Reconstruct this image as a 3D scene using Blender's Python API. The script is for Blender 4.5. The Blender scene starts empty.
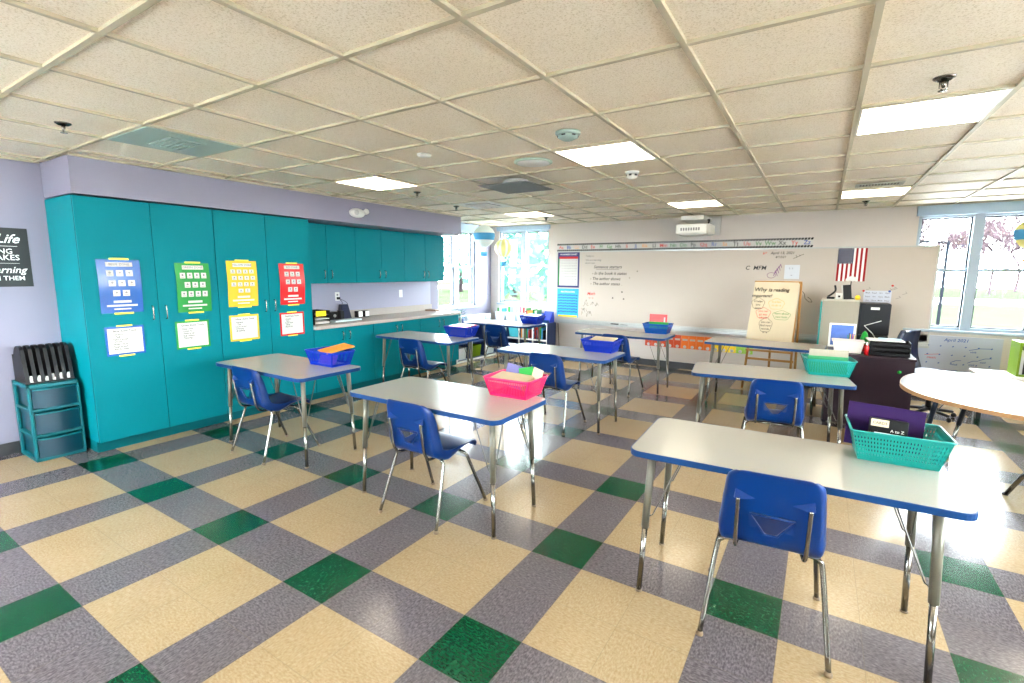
import bpy, bmesh, math, random
from mathutils import Vector, Matrix
random.seed(7)
PI = math.pi
SC = bpy.context.scene
COL = SC.collection

# ------------------------------------------------------------------ materials
def lin(c):
    out = []
    for v in c:
        v = v / 255.0
        out.append(v / 12.92 if v <= 0.04045 else ((v + 0.055) / 1.055) ** 2.4)
    return tuple(out) + (1.0,)

MATS = {}
def mat(name, rgb, rough=0.5, metal=0.0, spec=0.5, var=0.0, vscale=8.0, bump=0.0, bscale=200.0,
        emit=None, estr=0.0, trans=0.0, coat=0.0, alpha=1.0):
    if name in MATS: return MATS[name]
    m = bpy.data.materials.new(name); m.use_nodes = True
    nt = m.node_tree; N = nt.nodes; L = nt.links
    b = N['Principled BSDF']
    c = lin(rgb)
    b.inputs['Base Color'].default_value = c
    b.inputs['Roughness'].default_value = rough
    b.inputs['Metallic'].default_value = metal
    b.inputs['Specular IOR Level'].default_value = spec
    b.inputs['Coat Weight'].default_value = coat
    b.inputs['Coat Roughness'].default_value = 0.08
    b.inputs['Transmission Weight'].default_value = trans
    b.inputs['Alpha'].default_value = alpha
    tc = N.new('ShaderNodeTexCoord')
    if var > 0:
        nz = N.new('ShaderNodeTexNoise'); nz.inputs['Scale'].default_value = vscale; nz.inputs['Detail'].default_value = 5
        L.new(tc.outputs['Object'], nz.inputs['Vector'])
        mx = N.new('ShaderNodeMix'); mx.data_type = 'RGBA'
        mx.inputs['A'].default_value = tuple(max(0, v * (1 - var)) for v in c[:3]) + (1,)
        mx.inputs['B'].default_value = tuple(min(1, v * (1 + var)) for v in c[:3]) + (1,)
        L.new(nz.outputs['Fac'], mx.inputs['Factor']); L.new(mx.outputs['Result'], b.inputs['Base Color'])
    if bump > 0:
        nb = N.new('ShaderNodeTexNoise'); nb.inputs['Scale'].default_value = bscale; nb.inputs['Detail'].default_value = 3
        L.new(tc.outputs['Object'], nb.inputs['Vector'])
        bp = N.new('ShaderNodeBump'); bp.inputs['Strength'].default_value = bump; bp.inputs['Distance'].default_value = 0.002
        L.new(nb.outputs['Fac'], bp.inputs['Height']); L.new(bp.outputs['Normal'], b.inputs['Normal'])
    if emit:
        b.inputs['Emission Color'].default_value = lin(emit); b.inputs['Emission Strength'].default_value = estr
    MATS[name] = m
    return m

def math_node(nt, op, a, b=None, clamp=False):
    n = nt.nodes.new('ShaderNodeMath'); n.operation = op; n.use_clamp = clamp
    for i, v in enumerate((a, b)):
        if v is None: continue
        if isinstance(v, (int, float)): n.inputs[i].default_value = v
        else: nt.links.new(v, n.inputs[i])
    return n.outputs[0]

def mixc(nt, fac, a, b, blend='MIX'):
    n = nt.nodes.new('ShaderNodeMix'); n.data_type = 'RGBA'; n.blend_type = blend
    for k, v in (('Factor', fac), ('A', a), ('B', b)):
        if isinstance(v, (int, float)): n.inputs[k].default_value = v
        elif isinstance(v, tuple): n.inputs[k].default_value = v
        else: nt.links.new(v, n.inputs[k])
    return n.outputs['Result']

def noise(nt, vec, scale, detail=4, rough=0.55, dist=0.0):
    n = nt.nodes.new('ShaderNodeTexNoise'); n.inputs['Scale'].default_value = scale
    n.inputs['Detail'].default_value = detail; n.inputs['Roughness'].default_value = rough; n.inputs['Distortion'].default_value = dist
    nt.links.new(vec, n.inputs['Vector']); return n.outputs['Fac']

def ramp(nt, fac, stops):
    n = nt.nodes.new('ShaderNodeValToRGB'); nt.links.new(fac, n.inputs['Fac'])
    els = n.color_ramp.elements
    while len(els) < len(stops): els.new(0.5)
    for e, (p, c) in zip(els, stops): e.position = p; e.color = c if len(c) == 4 else tuple(c) + (1,)
    return n.outputs['Color']

T = 0.3048
def floor_material():
    m = bpy.data.materials.new('vinyl_tile_floor'); m.use_nodes = True
    nt = m.node_tree; b = nt.nodes['Principled BSDF']
    tc = nt.nodes.new('ShaderNodeTexCoord'); v = tc.outputs['Object']
    sp = nt.nodes.new('ShaderNodeSeparateXYZ'); nt.links.new(v, sp.inputs[0])
    u = math_node(nt, 'DIVIDE', sp.outputs['X'], T); w = math_node(nt, 'DIVIDE', sp.outputs['Y'], T)
    def stripe(a):
        f = math_node(nt, 'FLOORED_MODULO', a, 3.0)
        return math_node(nt, 'LESS_THAN', f, 1.0)
    su, sv = stripe(u), stripe(w)
    both = math_node(nt, 'MULTIPLY', su, sv)
    anyv = math_node(nt, 'MAXIMUM', su, sv)
    # streaky chips, their direction turned from tile to tile
    mp = nt.nodes.new('ShaderNodeMapping'); nt.links.new(v, mp.inputs['Vector']); mp.inputs['Scale'].default_value = (1.0, 2.2, 1)
    mp2 = nt.nodes.new('ShaderNodeMapping'); nt.links.new(v, mp2.inputs['Vector']); mp2.inputs['Scale'].default_value = (2.2, 1.0, 1)
    chk = math_node(nt, 'FLOORED_MODULO', math_node(nt, 'ADD', math_node(nt, 'FLOOR', u), math_node(nt, 'FLOOR', w)), 2.0)
    n1 = noise(nt, mp.outputs[0], 55, 5, 0.62); n2 = noise(nt, mp2.outputs[0], 55, 5, 0.62)
    fine = math_node(nt, 'ADD', math_node(nt, 'MULTIPLY', n1, math_node(nt, 'SUBTRACT', 1.0, chk)), math_node(nt, 'MULTIPLY', n2, chk))
    grain = noise(nt, v, 160, 3, 0.7)
    big = noise(nt, v, 2.5, 3)
    cream = ramp(nt, fine, [(0.30, lin((130, 108, 77))), (0.50, lin((144, 124, 95))), (0.68, lin((152, 137, 111)))])
    grey = ramp(nt, fine, [(0.30, lin((59, 54, 58))), (0.50, lin((85, 79, 83))), (0.70, lin((111, 105, 108)))])
    green = ramp(nt, fine, [(0.30, lin((0, 38, 21))), (0.52, lin((1, 56, 33))), (0.72, lin((15, 77, 53)))])
    c = mixc(nt, anyv, cream, grey); c = mixc(nt, both, c, green)
    g2 = ramp(nt, grain, [(0.30, (0.80, 0.80, 0.80)), (0.55, (1, 1, 1))])
    c = mixc(nt, 0.55, c, g2, 'MULTIPLY')
    bg = ramp(nt, big, [(0.3, (0.93, 0.92, 0.90)), (0.65, (1, 1, 1))])
    c = mixc(nt, 1.0, c, bg, 'MULTIPLY')
    # joints between the tiles
    def seam(a):
        f = math_node(nt, 'FRACT', a)
        d = math_node(nt, 'MINIMUM', f, math_node(nt, 'SUBTRACT', 1.0, f))
        return math_node(nt, 'LESS_THAN', d, 0.0035)
    s = math_node(nt, 'MAXIMUM', seam(u), seam(w))
    c = mixc(nt, math_node(nt, 'MULTIPLY', s, 0.45), c, lin((90, 80, 62)))
    nt.links.new(c, b.inputs['Base Color'])
    r = math_node(nt, 'ADD', math_node(nt, 'MULTIPLY', noise(nt, v, 9, 4), 0.16), 0.12)
    nt.links.new(r, b.inputs['Roughness'])
    b.inputs['Specular IOR Level'].default_value = 0.34
    b.inputs['Coat Weight'].default_value = 0.05; b.inputs['Coat Roughness'].default_value = 0.07
    bp = nt.nodes.new('ShaderNodeBump'); bp.inputs['Strength'].default_value = 0.10; bp.inputs['Distance'].default_value = 0.004
    nt.links.new(math_node(nt, 'ADD', noise(nt, v, 7, 4), math_node(nt, 'MULTIPLY', noise(nt, v, 60, 2), 0.15)), bp.inputs['Height'])
    nt.links.new(bp.outputs['Normal'], b.inputs['Normal'])
    return m

def ceiling_material():
    m = bpy.data.materials.new('acoustic_ceiling_tile'); m.use_nodes = True
    nt = m.node_tree; b = nt.nodes['Principled BSDF']
    tc = nt.nodes.new('ShaderNodeTexCoord'); v = tc.outputs['Object']
    f = noise(nt, v, 120, 4, 0.85); g = noise(nt, v, 1.6, 4)
    c = ramp(nt, f, [(0.36, lin((206, 192, 166))), (0.48, lin((246, 236, 220))), (0.7, lin((252, 244, 232)))])
    st = ramp(nt, g, [(0.35, (0.95, 0.92, 0.86)), (0.62, (1, 1, 1))])
    c = mixc(nt, 0.8, c, st, 'MULTIPLY')
    nt.links.new(c, b.inputs['Base Color']); b.inputs['Roughness'].default_value = 0.55
    b.inputs['Specular IOR Level'].default_value = 0.5
    bp = nt.nodes.new('ShaderNodeBump'); bp.inputs['Strength'].default_value = 0.5; bp.inputs['Distance'].default_value = 0.003
    nt.links.new(f, bp.inputs['Height']); nt.links.new(bp.outputs['Normal'], b.inputs['Normal'])
    return m

def glass_material():
    m = bpy.data.materials.new('window_glass'); m.use_nodes = True
    nt = m.node_tree; nt.nodes.remove(nt.nodes['Principled BSDF'])
    out = nt.nodes['Material Output']
    t = nt.nodes.new('ShaderNodeBsdfTransparent'); t.inputs[0].default_value = (0.94, 0.98, 0.98, 1)
    g = nt.nodes.new('ShaderNodeBsdfGlossy'); g.inputs['Roughness'].default_value = 0.02
    fr = nt.nodes.new('ShaderNodeFresnel'); fr.inputs['IOR'].default_value = 1.45
    mx = nt.nodes.new('ShaderNodeMixShader')
    ge = nt.nodes.new('ShaderNodeNewGeometry'); fx_ = math_node(nt, 'MULTIPLY', fr.outputs[0], math_node(nt, 'SUBTRACT', 1.0, ge.outputs['Backfacing']))
    nt.links.new(fx_, mx.inputs[0]); nt.links.new(t.outputs[0], mx.inputs[1]); nt.links.new(g.outputs[0], mx.inputs[2])
    nt.links.new(mx.outputs[0], out.inputs['Surface'])
    return m

def laminate(name, rgb, sp=0.10):
    m = bpy.data.materials.new(name); m.use_nodes = True
    nt = m.node_tree; b = nt.nodes['Principled BSDF']
    tc = nt.nodes.new('ShaderNodeTexCoord')
    f = noise(nt, tc.outputs['Object'], 300, 3, 0.8)
    c = lin(rgb)
    col = ramp(nt, f, [(0.32, tuple(x * (1 - sp * 1.8) for x in c[:3])), (0.5, c[:3]), (0.7, tuple(min(1, x * (1 + sp * .6)) for x in c[:3]))])
    nt.links.new(col, b.inputs['Base Color']); b.inputs['Roughness'].default_value = 0.22
    b.inputs['Specular IOR Level'].default_value = 0.55
    return m

FLOOR = floor_material(); CEIL = ceiling_material(); GLASS = glass_material()
LAM = laminate('grey_nebula_laminate', (157, 153, 146)); COUNTER = laminate('counter_laminate', (168, 161, 154))
KLAM = laminate('white_table_laminate', (135, 137, 141), 0.05)
TEAL = mat('teal_laminate', (0, 106, 116), 0.5, spec=0.08, var=0.07, vscale=3.0)
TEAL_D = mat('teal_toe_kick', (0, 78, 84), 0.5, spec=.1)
DARK = mat('dark_gap', (14, 18, 22), 0.8)
LAV = mat('lavender_wall_paint', (124, 121, 139), 0.55, var=0.04, vscale=2, bump=0.15, bscale=400)
LAVL = mat('pale_lavender_paint', (150, 150, 170), 0.55, var=0.03, vscale=2, bump=0.15, bscale=400)
GREYW = mat('warm_grey_wall_paint', (194, 185, 179), 0.6, var=0.04, vscale=2, bump=0.15, bscale=400)
BASEB = mat('black_rubber_base', (24, 24, 28), 0.4)
WFR = mat('white_window_frame', (153, 168, 182), 0.45)
WFR2 = mat('window_valance', (147, 168, 188), 0.55)
GASK = mat('dark_window_gasket', (28, 36, 50), 0.5)
CHROME = mat('chrome', (124, 122, 116), 0.2, metal=1.0)
SLEEVE = mat('grey_painted_steel', (98, 95, 84), 0.4, metal=0.3)
ROD = mat('dark_steel_rod', (90, 88, 84), 0.3, metal=0.8)
RUB = mat('brown_glide', (96, 78, 56), 0.5)
BLUEE = mat('blue_edge_band', (2, 46, 92), 0.45, spec=.2)
CBLUE = mat('blue_chair_plastic', (0, 36, 90), 0.32, spec=.25, var=0.05, vscale=5)
NBLUE = mat('navy_plastic', (10, 24, 55), 0.4)
WHITE = mat('white_plastic', (220, 220, 216), 0.4)
PAPER = mat('white_paper', (189, 187, 183), 0.7)
CREAMP = mat('cream_easel_paper', (192, 176, 148), 0.8, var=0.03, vscale=4)
BLACK = mat('black_plastic', (9, 9, 12), 0.45, spec=.25)
INK = mat('black_ink', (30, 30, 34), 0.6)
INKG = mat('grey_ink', (110, 112, 116), 0.6)
INKR = mat('red_ink', (196, 50, 46), 0.6)
INKB = mat('blue_ink', (50, 80, 160), 0.6)
INKGR = mat('green_ink', (70, 130, 70), 0.6)
INKO = mat('orange_ink', (222, 150, 70), 0.6)
INKP = mat('purple_ink', (120, 70, 120), 0.6)
INKW = mat('white_ink', (230, 230, 226), 0.6)
BOARD = mat('whiteboard_surface', (182, 171, 160), 0.55, spec=.3, var=0.015, vscale=3)
ALU = mat('aluminium_trim', (176, 178, 176), 0.35, metal=0.6)
WOOD = mat('easel_wood', (160, 112, 48), 0.5, var=0.18, vscale=14)
EDGEW = mat('oak_edge', (150, 112, 72), 0.5, var=0.1, vscale=12)
PB = mat('blue_poster', (23, 79, 150), 0.22, var=0.12, vscale=6)
PG = mat('green_poster', (40, 131, 63), 0.22, var=0.12, vscale=6)
PY = mat('yellow_poster', (202, 172, 50), 0.22, var=0.06, vscale=6)
PR = mat('red_poster', (185, 30, 32), 0.22, var=0.10, vscale=6)
YTAG = mat('yellow_tag', (228, 214, 60), 0.5)
PINK = mat('pink_basket_plastic', (208, 14, 84), 0.3)
TBASK = mat('turquoise_basket_plastic', (12, 129, 122), 0.3)
BBASK = mat('blue_basket_plastic', (6, 40, 150), 0.35, spec=.3)
BBASK2 = mat('teal_blue_basket_plastic', (8, 75, 154), 0.25)
WBASK = mat('white_basket_plastic', (232, 222, 214), 0.4)
PURPLE = mat('purple_folder', (34, 10, 60), 0.5, spec=.15)
VIOLET = mat('violet_folder', (100, 60, 170), 0.45)
ORANGE = mat('orange_folder', (223, 130, 27), 0.5)
RED = mat('red_folder', (186, 17, 21), 0.4)
GREENF = mat('green_folder', (12, 128, 38), 0.45, spec=.2)
MAUVE = mat('mauve_folder', (66, 58, 120), 0.5)
YELL = mat('yellow_card', (240, 206, 30), 0.5)
TDRAW = mat('teal_drawer_frame', (0, 86, 94), 0.4, spec=.3)
TDRAW2 = mat('smoky_teal_drawer', (0, 44, 59), 0.3, spec=.35)
SMOKE = mat('smoked_plastic', (24, 40, 52), 0.2)
PLUM = mat('plum_desk_laminate', (30, 14, 24), 0.45, spec=.25, var=0.08, vscale=4)
GREYM = mat('grey_metal_cabinet', (142, 134, 118), 0.45)
FRIDGE = mat('black_appliance', (16, 18, 24), 0.4, spec=.3)
CHALK = mat('chalkboard_poster', (20, 27, 29), 0.6, var=0.15, vscale=10)
TBAR = mat('ceiling_t_bar', (178, 169, 146), 0.5, spec=.5)
GRILLE = mat('ceiling_grille', (150, 168, 162), 0.5)
DGREY = mat('grey_hanging_panel', (84, 86, 90), 0.6)
LENS = mat('troffer_lens', (255, 250, 240), 0.5, emit=(255, 240, 212), estr=4.2)
GRASS = mat('grass', (40, 47, 34), 0.9, spec=.0, var=0.25, vscale=0.5)
ROAD = mat('pale_road', (228, 222, 216), 0.9)
BARK = mat('grey_bark', (52, 42, 46), 0.9, spec=.1, var=0.2, vscale=3)
def leaf(name, rgb):
    m = bpy.data.materials.new(name); m.use_nodes = True; nt = m.node_tree
    b = nt.nodes['Principled BSDF']; b.inputs['Base Color'].default_value = lin(rgb); b.inputs['Roughness'].default_value = .7
    t = nt.nodes.new('ShaderNodeBsdfTranslucent'); t.inputs[0].default_value = lin(rgb)
    x = nt.nodes.new('ShaderNodeMixShader'); x.inputs[0].default_value = .5
    nt.links.new(b.outputs[0], x.inputs[1]); nt.links.new(t.outputs[0], x.inputs[2]); nt.links.new(x.outputs[0], nt.nodes['Material Output'].inputs['Surface'])
    return m
LEAF = leaf('pale_green_leaves', (64, 104, 84)); LEAF2 = leaf('dull_green_leaves', (48, 86, 78))
LIME = mat('lime_shelf_laminate', (98, 126, 14), 0.45, spec=.2)
CLEAR = mat('clear_bin_plastic', (214, 232, 236), 0.15)
NAVYB = mat('navy_shelf_laminate', (32, 56, 104), 0.4)
BALY = mat('yellow_paper_lantern', (226, 220, 140), 0.7)
BALB = mat('blue_paper_lantern', (50, 132, 178), 0.7)
BALW = mat('white_paper_lantern', (226, 236, 232), 0.7)
FRED = mat('flag_red', (150, 10, 22), 0.7, spec=.2)
FBLUE = mat('flag_blue', (20, 26, 66), 0.7, spec=.2)
FWHITE = mat('flag_white', (238, 234, 230), 0.7)
TOILET = mat('teal_bin', (70, 178, 196), 0.35)

# ------------------------------------------------------------------ mesh builder
class M:
    def merge(s, o, mi):
        n = len(s.v); s.v += o.v; s.f += [tuple(i + n for i in f) for f in o.f]; s.mi += [mi] * len(o.f); s.sm += o.sm; return s
    def __init__(s): s.v = []; s.f = []; s.mi = []; s.cur = 0; s.sm = []
    def add(s, vs, fs, smooth=False, xf=None):
        n = len(s.v)
        if xf is not None: vs = [tuple(xf @ Vector(p)) for p in vs]
        s.v += [tuple(p) for p in vs]
        for f in fs: s.f.append(tuple(i + n for i in f)); s.mi.append(s.cur); s.sm.append(smooth)
        return s
    def box(s, x0, x1, y0, y1, z0, z1, xf=None):
        vs = [(x, y, z) for z in (z0, z1) for y in (y0, y1) for x in (x0, x1)]
        return s.add(vs, [(0, 2, 3, 1), (4, 5, 7, 6), (0, 1, 5, 4), (2, 6, 7, 3), (0, 4, 6, 2), (1, 3, 7, 5)], xf=xf)
    def quad(s, a, b, c, d): return s.add([a, b, c, d], [(0, 1, 2, 3)])
    def tube(s, pts, r, n=10, caps=True, closed=False):
        P = [Vector(p) for p in pts]; k = len(P)
        rs = r if isinstance(r, (list, tuple)) else [r] * k
        vs = []; up = None
        for i in range(k):
            if closed: t = P[(i + 1) % k] - P[i - 1]
            else: t = P[min(i + 1, k - 1)] - P[max(i - 1, 0)]
            t.normalize()
            if up is None:
                up = t.orthogonal().normalized()
            else:
                up = (up - t * up.dot(t))
                up = up.normalized() if up.length > 1e-6 else t.orthogonal().normalized()
            w = t.cross(up)
            for j in range(n):
                a = 2 * PI * j / n
                vs.append(P[i] + (up * math.cos(a) + w * math.sin(a)) * rs[i])
        fs = []
        for i in range(k if closed else k - 1):
            i2 = (i + 1) % k
            for j in range(n):
                fs.append((i * n + j, i * n + (j + 1) % n, i2 * n + (j + 1) % n, i2 * n + j))
        s.add(vs, fs, True)
        if caps and not closed:
            m = len(s.v) - k * n
            s.f.append(tuple(m + j for j in range(n))[::-1]); s.mi.append(s.cur); s.sm.append(False)
            s.f.append(tuple(m + (k - 1) * n + j for j in range(n))); s.mi.append(s.cur); s.sm.append(False)
        return s
    def lathe(s, prof, n=24, c=(0, 0, 0), xf=None, smooth=True):
        vs = []; k = len(prof)
        for r, z in prof:
            for j in range(n):
                a = 2 * PI * j / n; vs.append((c[0] + r * math.cos(a), c[1] + r * math.sin(a), c[2] + z))
        fs = [(i * n + j, i * n + (j + 1) % n, (i + 1) * n + (j + 1) % n, (i + 1) * n + j) for i in range(k - 1) for j in range(n)]
        fs.append(tuple(range(n))[::-1]); fs.append(tuple((k - 1) * n + j for j in range(n)))
        return s.add(vs, fs, smooth, xf)
    def prism(s, poly, z0, z1, xf=None):
        n = len(poly)
        vs = [(x, y, z0) for x, y in poly] + [(x, y, z1) for x, y in poly]
        fs = [tuple(range(n))[::-1], tuple(range(n, 2 * n))] + [(i, (i + 1) % n, n + (i + 1) % n, n + i) for i in range(n)]
        return s.add(vs, fs, False, xf)
    def ring(s, outer, inner, z0, z1):
        n = len(outer)
        vs = [(x, y, z0) for x, y in outer] + [(x, y, z1) for x, y in outer] + [(x, y, z0) for x, y in inner] + [(x, y, z1) for x, y in inner]
        fs = []
        for i in range(n):
            j = (i + 1) % n
            fs += [(i, j, n + j, n + i), (n + i, n + j, 3 * n + j, 3 * n + i), (2 * n + j, 2 * n + i, 3 * n + i, 3 * n + j), (j, i, 2 * n + i, 2 * n + j)]
        return s.add(vs, fs)
    def ball(s, c, r, n=12, sq=(1, 1, 1)):
        prof = [(max(1e-4, math.sin(PI * i / n)) , -math.cos(PI * i / n)) for i in range(n + 1)]
        xf = Matrix.Translation(c) @ Matrix.Diagonal((r * sq[0], r * sq[1], r * sq[2], 1))
        return s.lathe(prof, max(10, n + 4), xf=xf)

TXT = {}
def text_geo(body, shear=0.0):
    key = (body, shear)
    if key not in TXT:
        cu = bpy.data.curves.new('t', 'FONT'); cu.body = body; cu.size = 1.0; cu.resolution_u = 2; cu.shear = shear
        cu.align_x = 'CENTER'; cu.align_y = 'CENTER'; cu.extrude = 0.0; cu.offset = 0.012
        ob = bpy.data.objects.new('t', cu); COL.objects.link(ob)
        dg = bpy.context.evaluated_depsgraph_get()
        me = bpy.data.meshes.new_from_object(ob.evaluated_get(dg))
        TXT[key] = ([tuple(v.co) for v in me.vertices], [tuple(p.vertices) for p in me.polygons])
        bpy.data.objects.remove(ob); bpy.data.curves.remove(cu); bpy.data.meshes.remove(me)
    return TXT[key]
def text(m, body, x, z, size, y=-0.002, rot=0.0, shear=0.0, sx=1.0, base=None):
    """flat lettering in the local XZ plane, read from -Y"""
    vs, fs = text_geo(body, shear)
    xf = Matrix.Translation((x, y, z)) @ Matrix.Rotation(rot, 4, 'Y') @ Matrix.Rotation(PI / 2, 4, 'X') @ Matrix.Diagonal((size * sx, size, size, 1))
    if base is not None: xf = base @ xf
    m.add(vs, fs, xf=xf); return m
def stroke(m, pts, w=0.004, y=-0.002, base=None):
    """flat marker line in the local XZ plane"""
    for (x0, z0), (x1, z1) in zip(pts, pts[1:]):
        d = Vector((x1 - x0, z1 - z0)); l = d.length
        if l < 1e-6: continue
        d /= l; n = Vector((-d.y, d.x)) * (w / 2)
        vs = [(x0 + n.x, y, z0 + n.y), (x0 - n.x, y, z0 - n.y), (x1 - n.x, y, z1 - n.y), (x1 + n.x, y, z1 + n.y)]
        m.add(vs, [(0, 1, 2, 3)], xf=base)
    return m
def flat(m, x0, x1, z0, z1, y=-0.002, base=None):
    m.add([(x0, y, z0), (x1, y, z0), (x1, y, z1), (x0, y, z1)], [(0, 1, 2, 3)], xf=base); return m

def build(name, m, mats, parent=None, loc=None, rz=0.0, bevel=0.0, seg=2):
    me = bpy.data.meshes.new(name); me.from_pydata(m.v, [], m.f)
    if not isinstance(mats, (list, tuple)): mats = [mats]
    for x in mats: me.materials.append(x)
    me.polygons.foreach_set('material_index', m.mi); me.polygons.foreach_set('use_smooth', m.sm); me.update()
    o = bpy.data.objects.new(name, me); COL.objects.link(o)
    if loc: o.location = loc
    o.rotation_euler = (0, 0, rz)
    if parent: o.parent = parent
    if bevel:
        md = o.modifiers.new('bevel', 'BEVEL'); md.width = bevel; md.segments = seg; md.limit_method = 'ANGLE'
    return o
def tag(o, label, cat, group=None, kind=None):
    o['label'] = label; o['category'] = cat
    if group: o['group'] = group
    if kind: o['kind'] = kind
    return o
def thing(name, label, cat, loc=(0, 0, 0), rz=0.0, group=None):
    o = bpy.data.objects.new(name, None); COL.objects.link(o); o.empty_display_size = 0.1
    o.location = loc; o.rotation_euler = (0, 0, rz); return tag(o, label, cat, group)
def solo(name, m, mats, label, cat, loc=(0, 0, 0), rz=0.0, group=None, bevel=0.0, seg=2):
    return tag(build(name, m, mats, None, loc, rz, bevel, seg), label, cat, group)
def struct(name, m, mats, parent=None, loc=None, rz=0.0, bevel=0.0):
    o = build(name, m, mats, parent, loc, rz, bevel)
    if not parent: o['kind'] = 'structure'
    return o
def dup(root, loc, rz, label, group=None):
    r = root.copy(); COL.objects.link(r); r.location = loc; r.rotation_euler = (0, 0, rz); r['label'] = label
    if group: r['group'] = group
    def rec(src, dst):
        for ch in list(src.children):
            c = ch.copy(); COL.objects.link(c); c.parent = dst; rec(ch, c)
    rec(root, r); return r
def rrect(hx, hy, r, n=6):
    pts = []
    for cx, cy, a0 in ((hx - r, hy - r, 0), (-hx + r, hy - r, 90), (-hx + r, -hy + r, 180), (hx - r, -hy + r, 270)):
        for i in range(n + 1):
            a = math.radians(a0 + 90 * i / n); pts.append((cx + r * math.cos(a), cy + r * math.sin(a)))
    return pts
def bez(P, n=6):
    """Catmull-Rom through P"""
    P = [Vector(p) for p in P]; out = []
    for i in range(len(P) - 1):
        p0 = P[max(i - 1, 0)]; p1 = P[i]; p2 = P[i + 1]; p3 = P[min(i + 2, len(P) - 1)]
        for j in range(n):
            t = j / n
            out.append(0.5 * ((2 * p1) + (p2 - p0) * t + (2 * p0 - 5 * p1 + 4 * p2 - p3) * t * t + (3 * p1 - p0 - 3 * p2 + p3) * t ** 3))
    out.append(P[-1]); return out

# ------------------------------------------------------------------ room shell
XL, XR, YB, YF, H = -0.72, 8.3, -3.2, 6.834, 2.419
WT = 0.16
struct('floor', M().box(XL - WT, XR + WT, YB - WT, YF + WT, -0.1, 0.0), FLOOR)
struct('ceiling', M().box(XL - WT, XR + WT, YB - WT, YF + WT, H + 0.012, H + 0.15), CEIL)

def wall_with_holes(name, a0, a1, holes, fixed, out, axis, mats, h=H + 0.012):
    """wall along axis from a0 to a1, thickness towards 'out', holes = (a, b, z0, z1)"""
    m = M()
    def seg(p, q, z0, z1):
        if axis == 'x': m.box(p, q, min(fixed, fixed + out), max(fixed, fixed + out), z0, z1)
        else: m.box(min(fixed, fixed + out), max(fixed, fixed + out), p, q, z0, z1)
    cur = a0
    for (p, q, z0, z1) in sorted(holes):
        seg(cur, p, 0, h); seg(p, q, 0, z0); seg(p, q, z1, h); cur = q
    seg(cur, a1, 0, h)
    return struct(name, m, mats)
WL = (5.22, 6.32, 0.90, 2.30)         # left wall window
WA = (-0.53, 0.58, 0.94, 2.34)        # front wall, by the corner
WB = (5.89, 7.05, 0.865, 2.30)        # front wall, right
wall_with_holes('wall_left', YB, YF, [WL], XL, -WT, 'y', LAV)
wall_with_holes('wall_front', XL, XR, [WA, WB], YF, WT, 'x', GREYW)
FILL_R2, FILL_R3 = (0.9, 3.3, 0.87, 2.3), (-2.4, 0.4, 0.87, 2.3)  # made-up openings out of view, added to let in fill daylight
wall_with_holes('wall_right', YB, YF, [FILL_R2, FILL_R3], XR, WT, 'y', GREYW)
FILL_B2 = (-0.3, 2.9, 0.87, 2.3)  # invented opening behind the camera, brightens the left side and ceiling
wall_with_holes('wall_back', XL, XR, [FILL_B2], YB, -WT, 'x', GREYW)
# baseboards
struct('baseboard_left', M().box(XL, XL + 0.008, YB, 0.185, 0, 0.105), BASEB)
struct('baseboard_front', M().box(0.78, XR, YF - 0.008, YF, 0, 0.105), BASEB)
struct('baseboard_right', M().box(XR - 0.008, XR, YB, YF - 0.01, 0, 0.105), BASEB)
# soffit over the cabinets
struct('trim_1', M().box(XL + 0.001, -0.09, 0.187, 5.07, 2.135, H), LAV)
# suspended grid: T bars at 0.6096 m
OX, OY, CS = 4.9967, 0.1497, 0.6096
m = M(); bw = 0.012
i = -20
for i in range(-12, 8):
    x = OX + CS * i
    if XL < x < XR: m.box(x - bw, x + bw, YB, YF, H - 0.002, H + 0.012)
for i in range(-8, 13):
    y = OY + CS * i
    if YB < y < YF: m.box(XL, XR, y - bw, y + bw, H - 0.0015, H + 0.012)
struct('trim_2', m, TBAR)
# wall angle along the edges
m = M()
m.box(-0.09, -0.065, 0.187, 5.07, H - 0.004, H + 0.012); m.box(XL, XR, YF - 0.022, YF, H - 0.004, H + 0.012)
m.box(XL, XL + 0.022, YB, 0.18, H - 0.004, H + 0.012)
struct('trim_3', m, TBAR)

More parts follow.
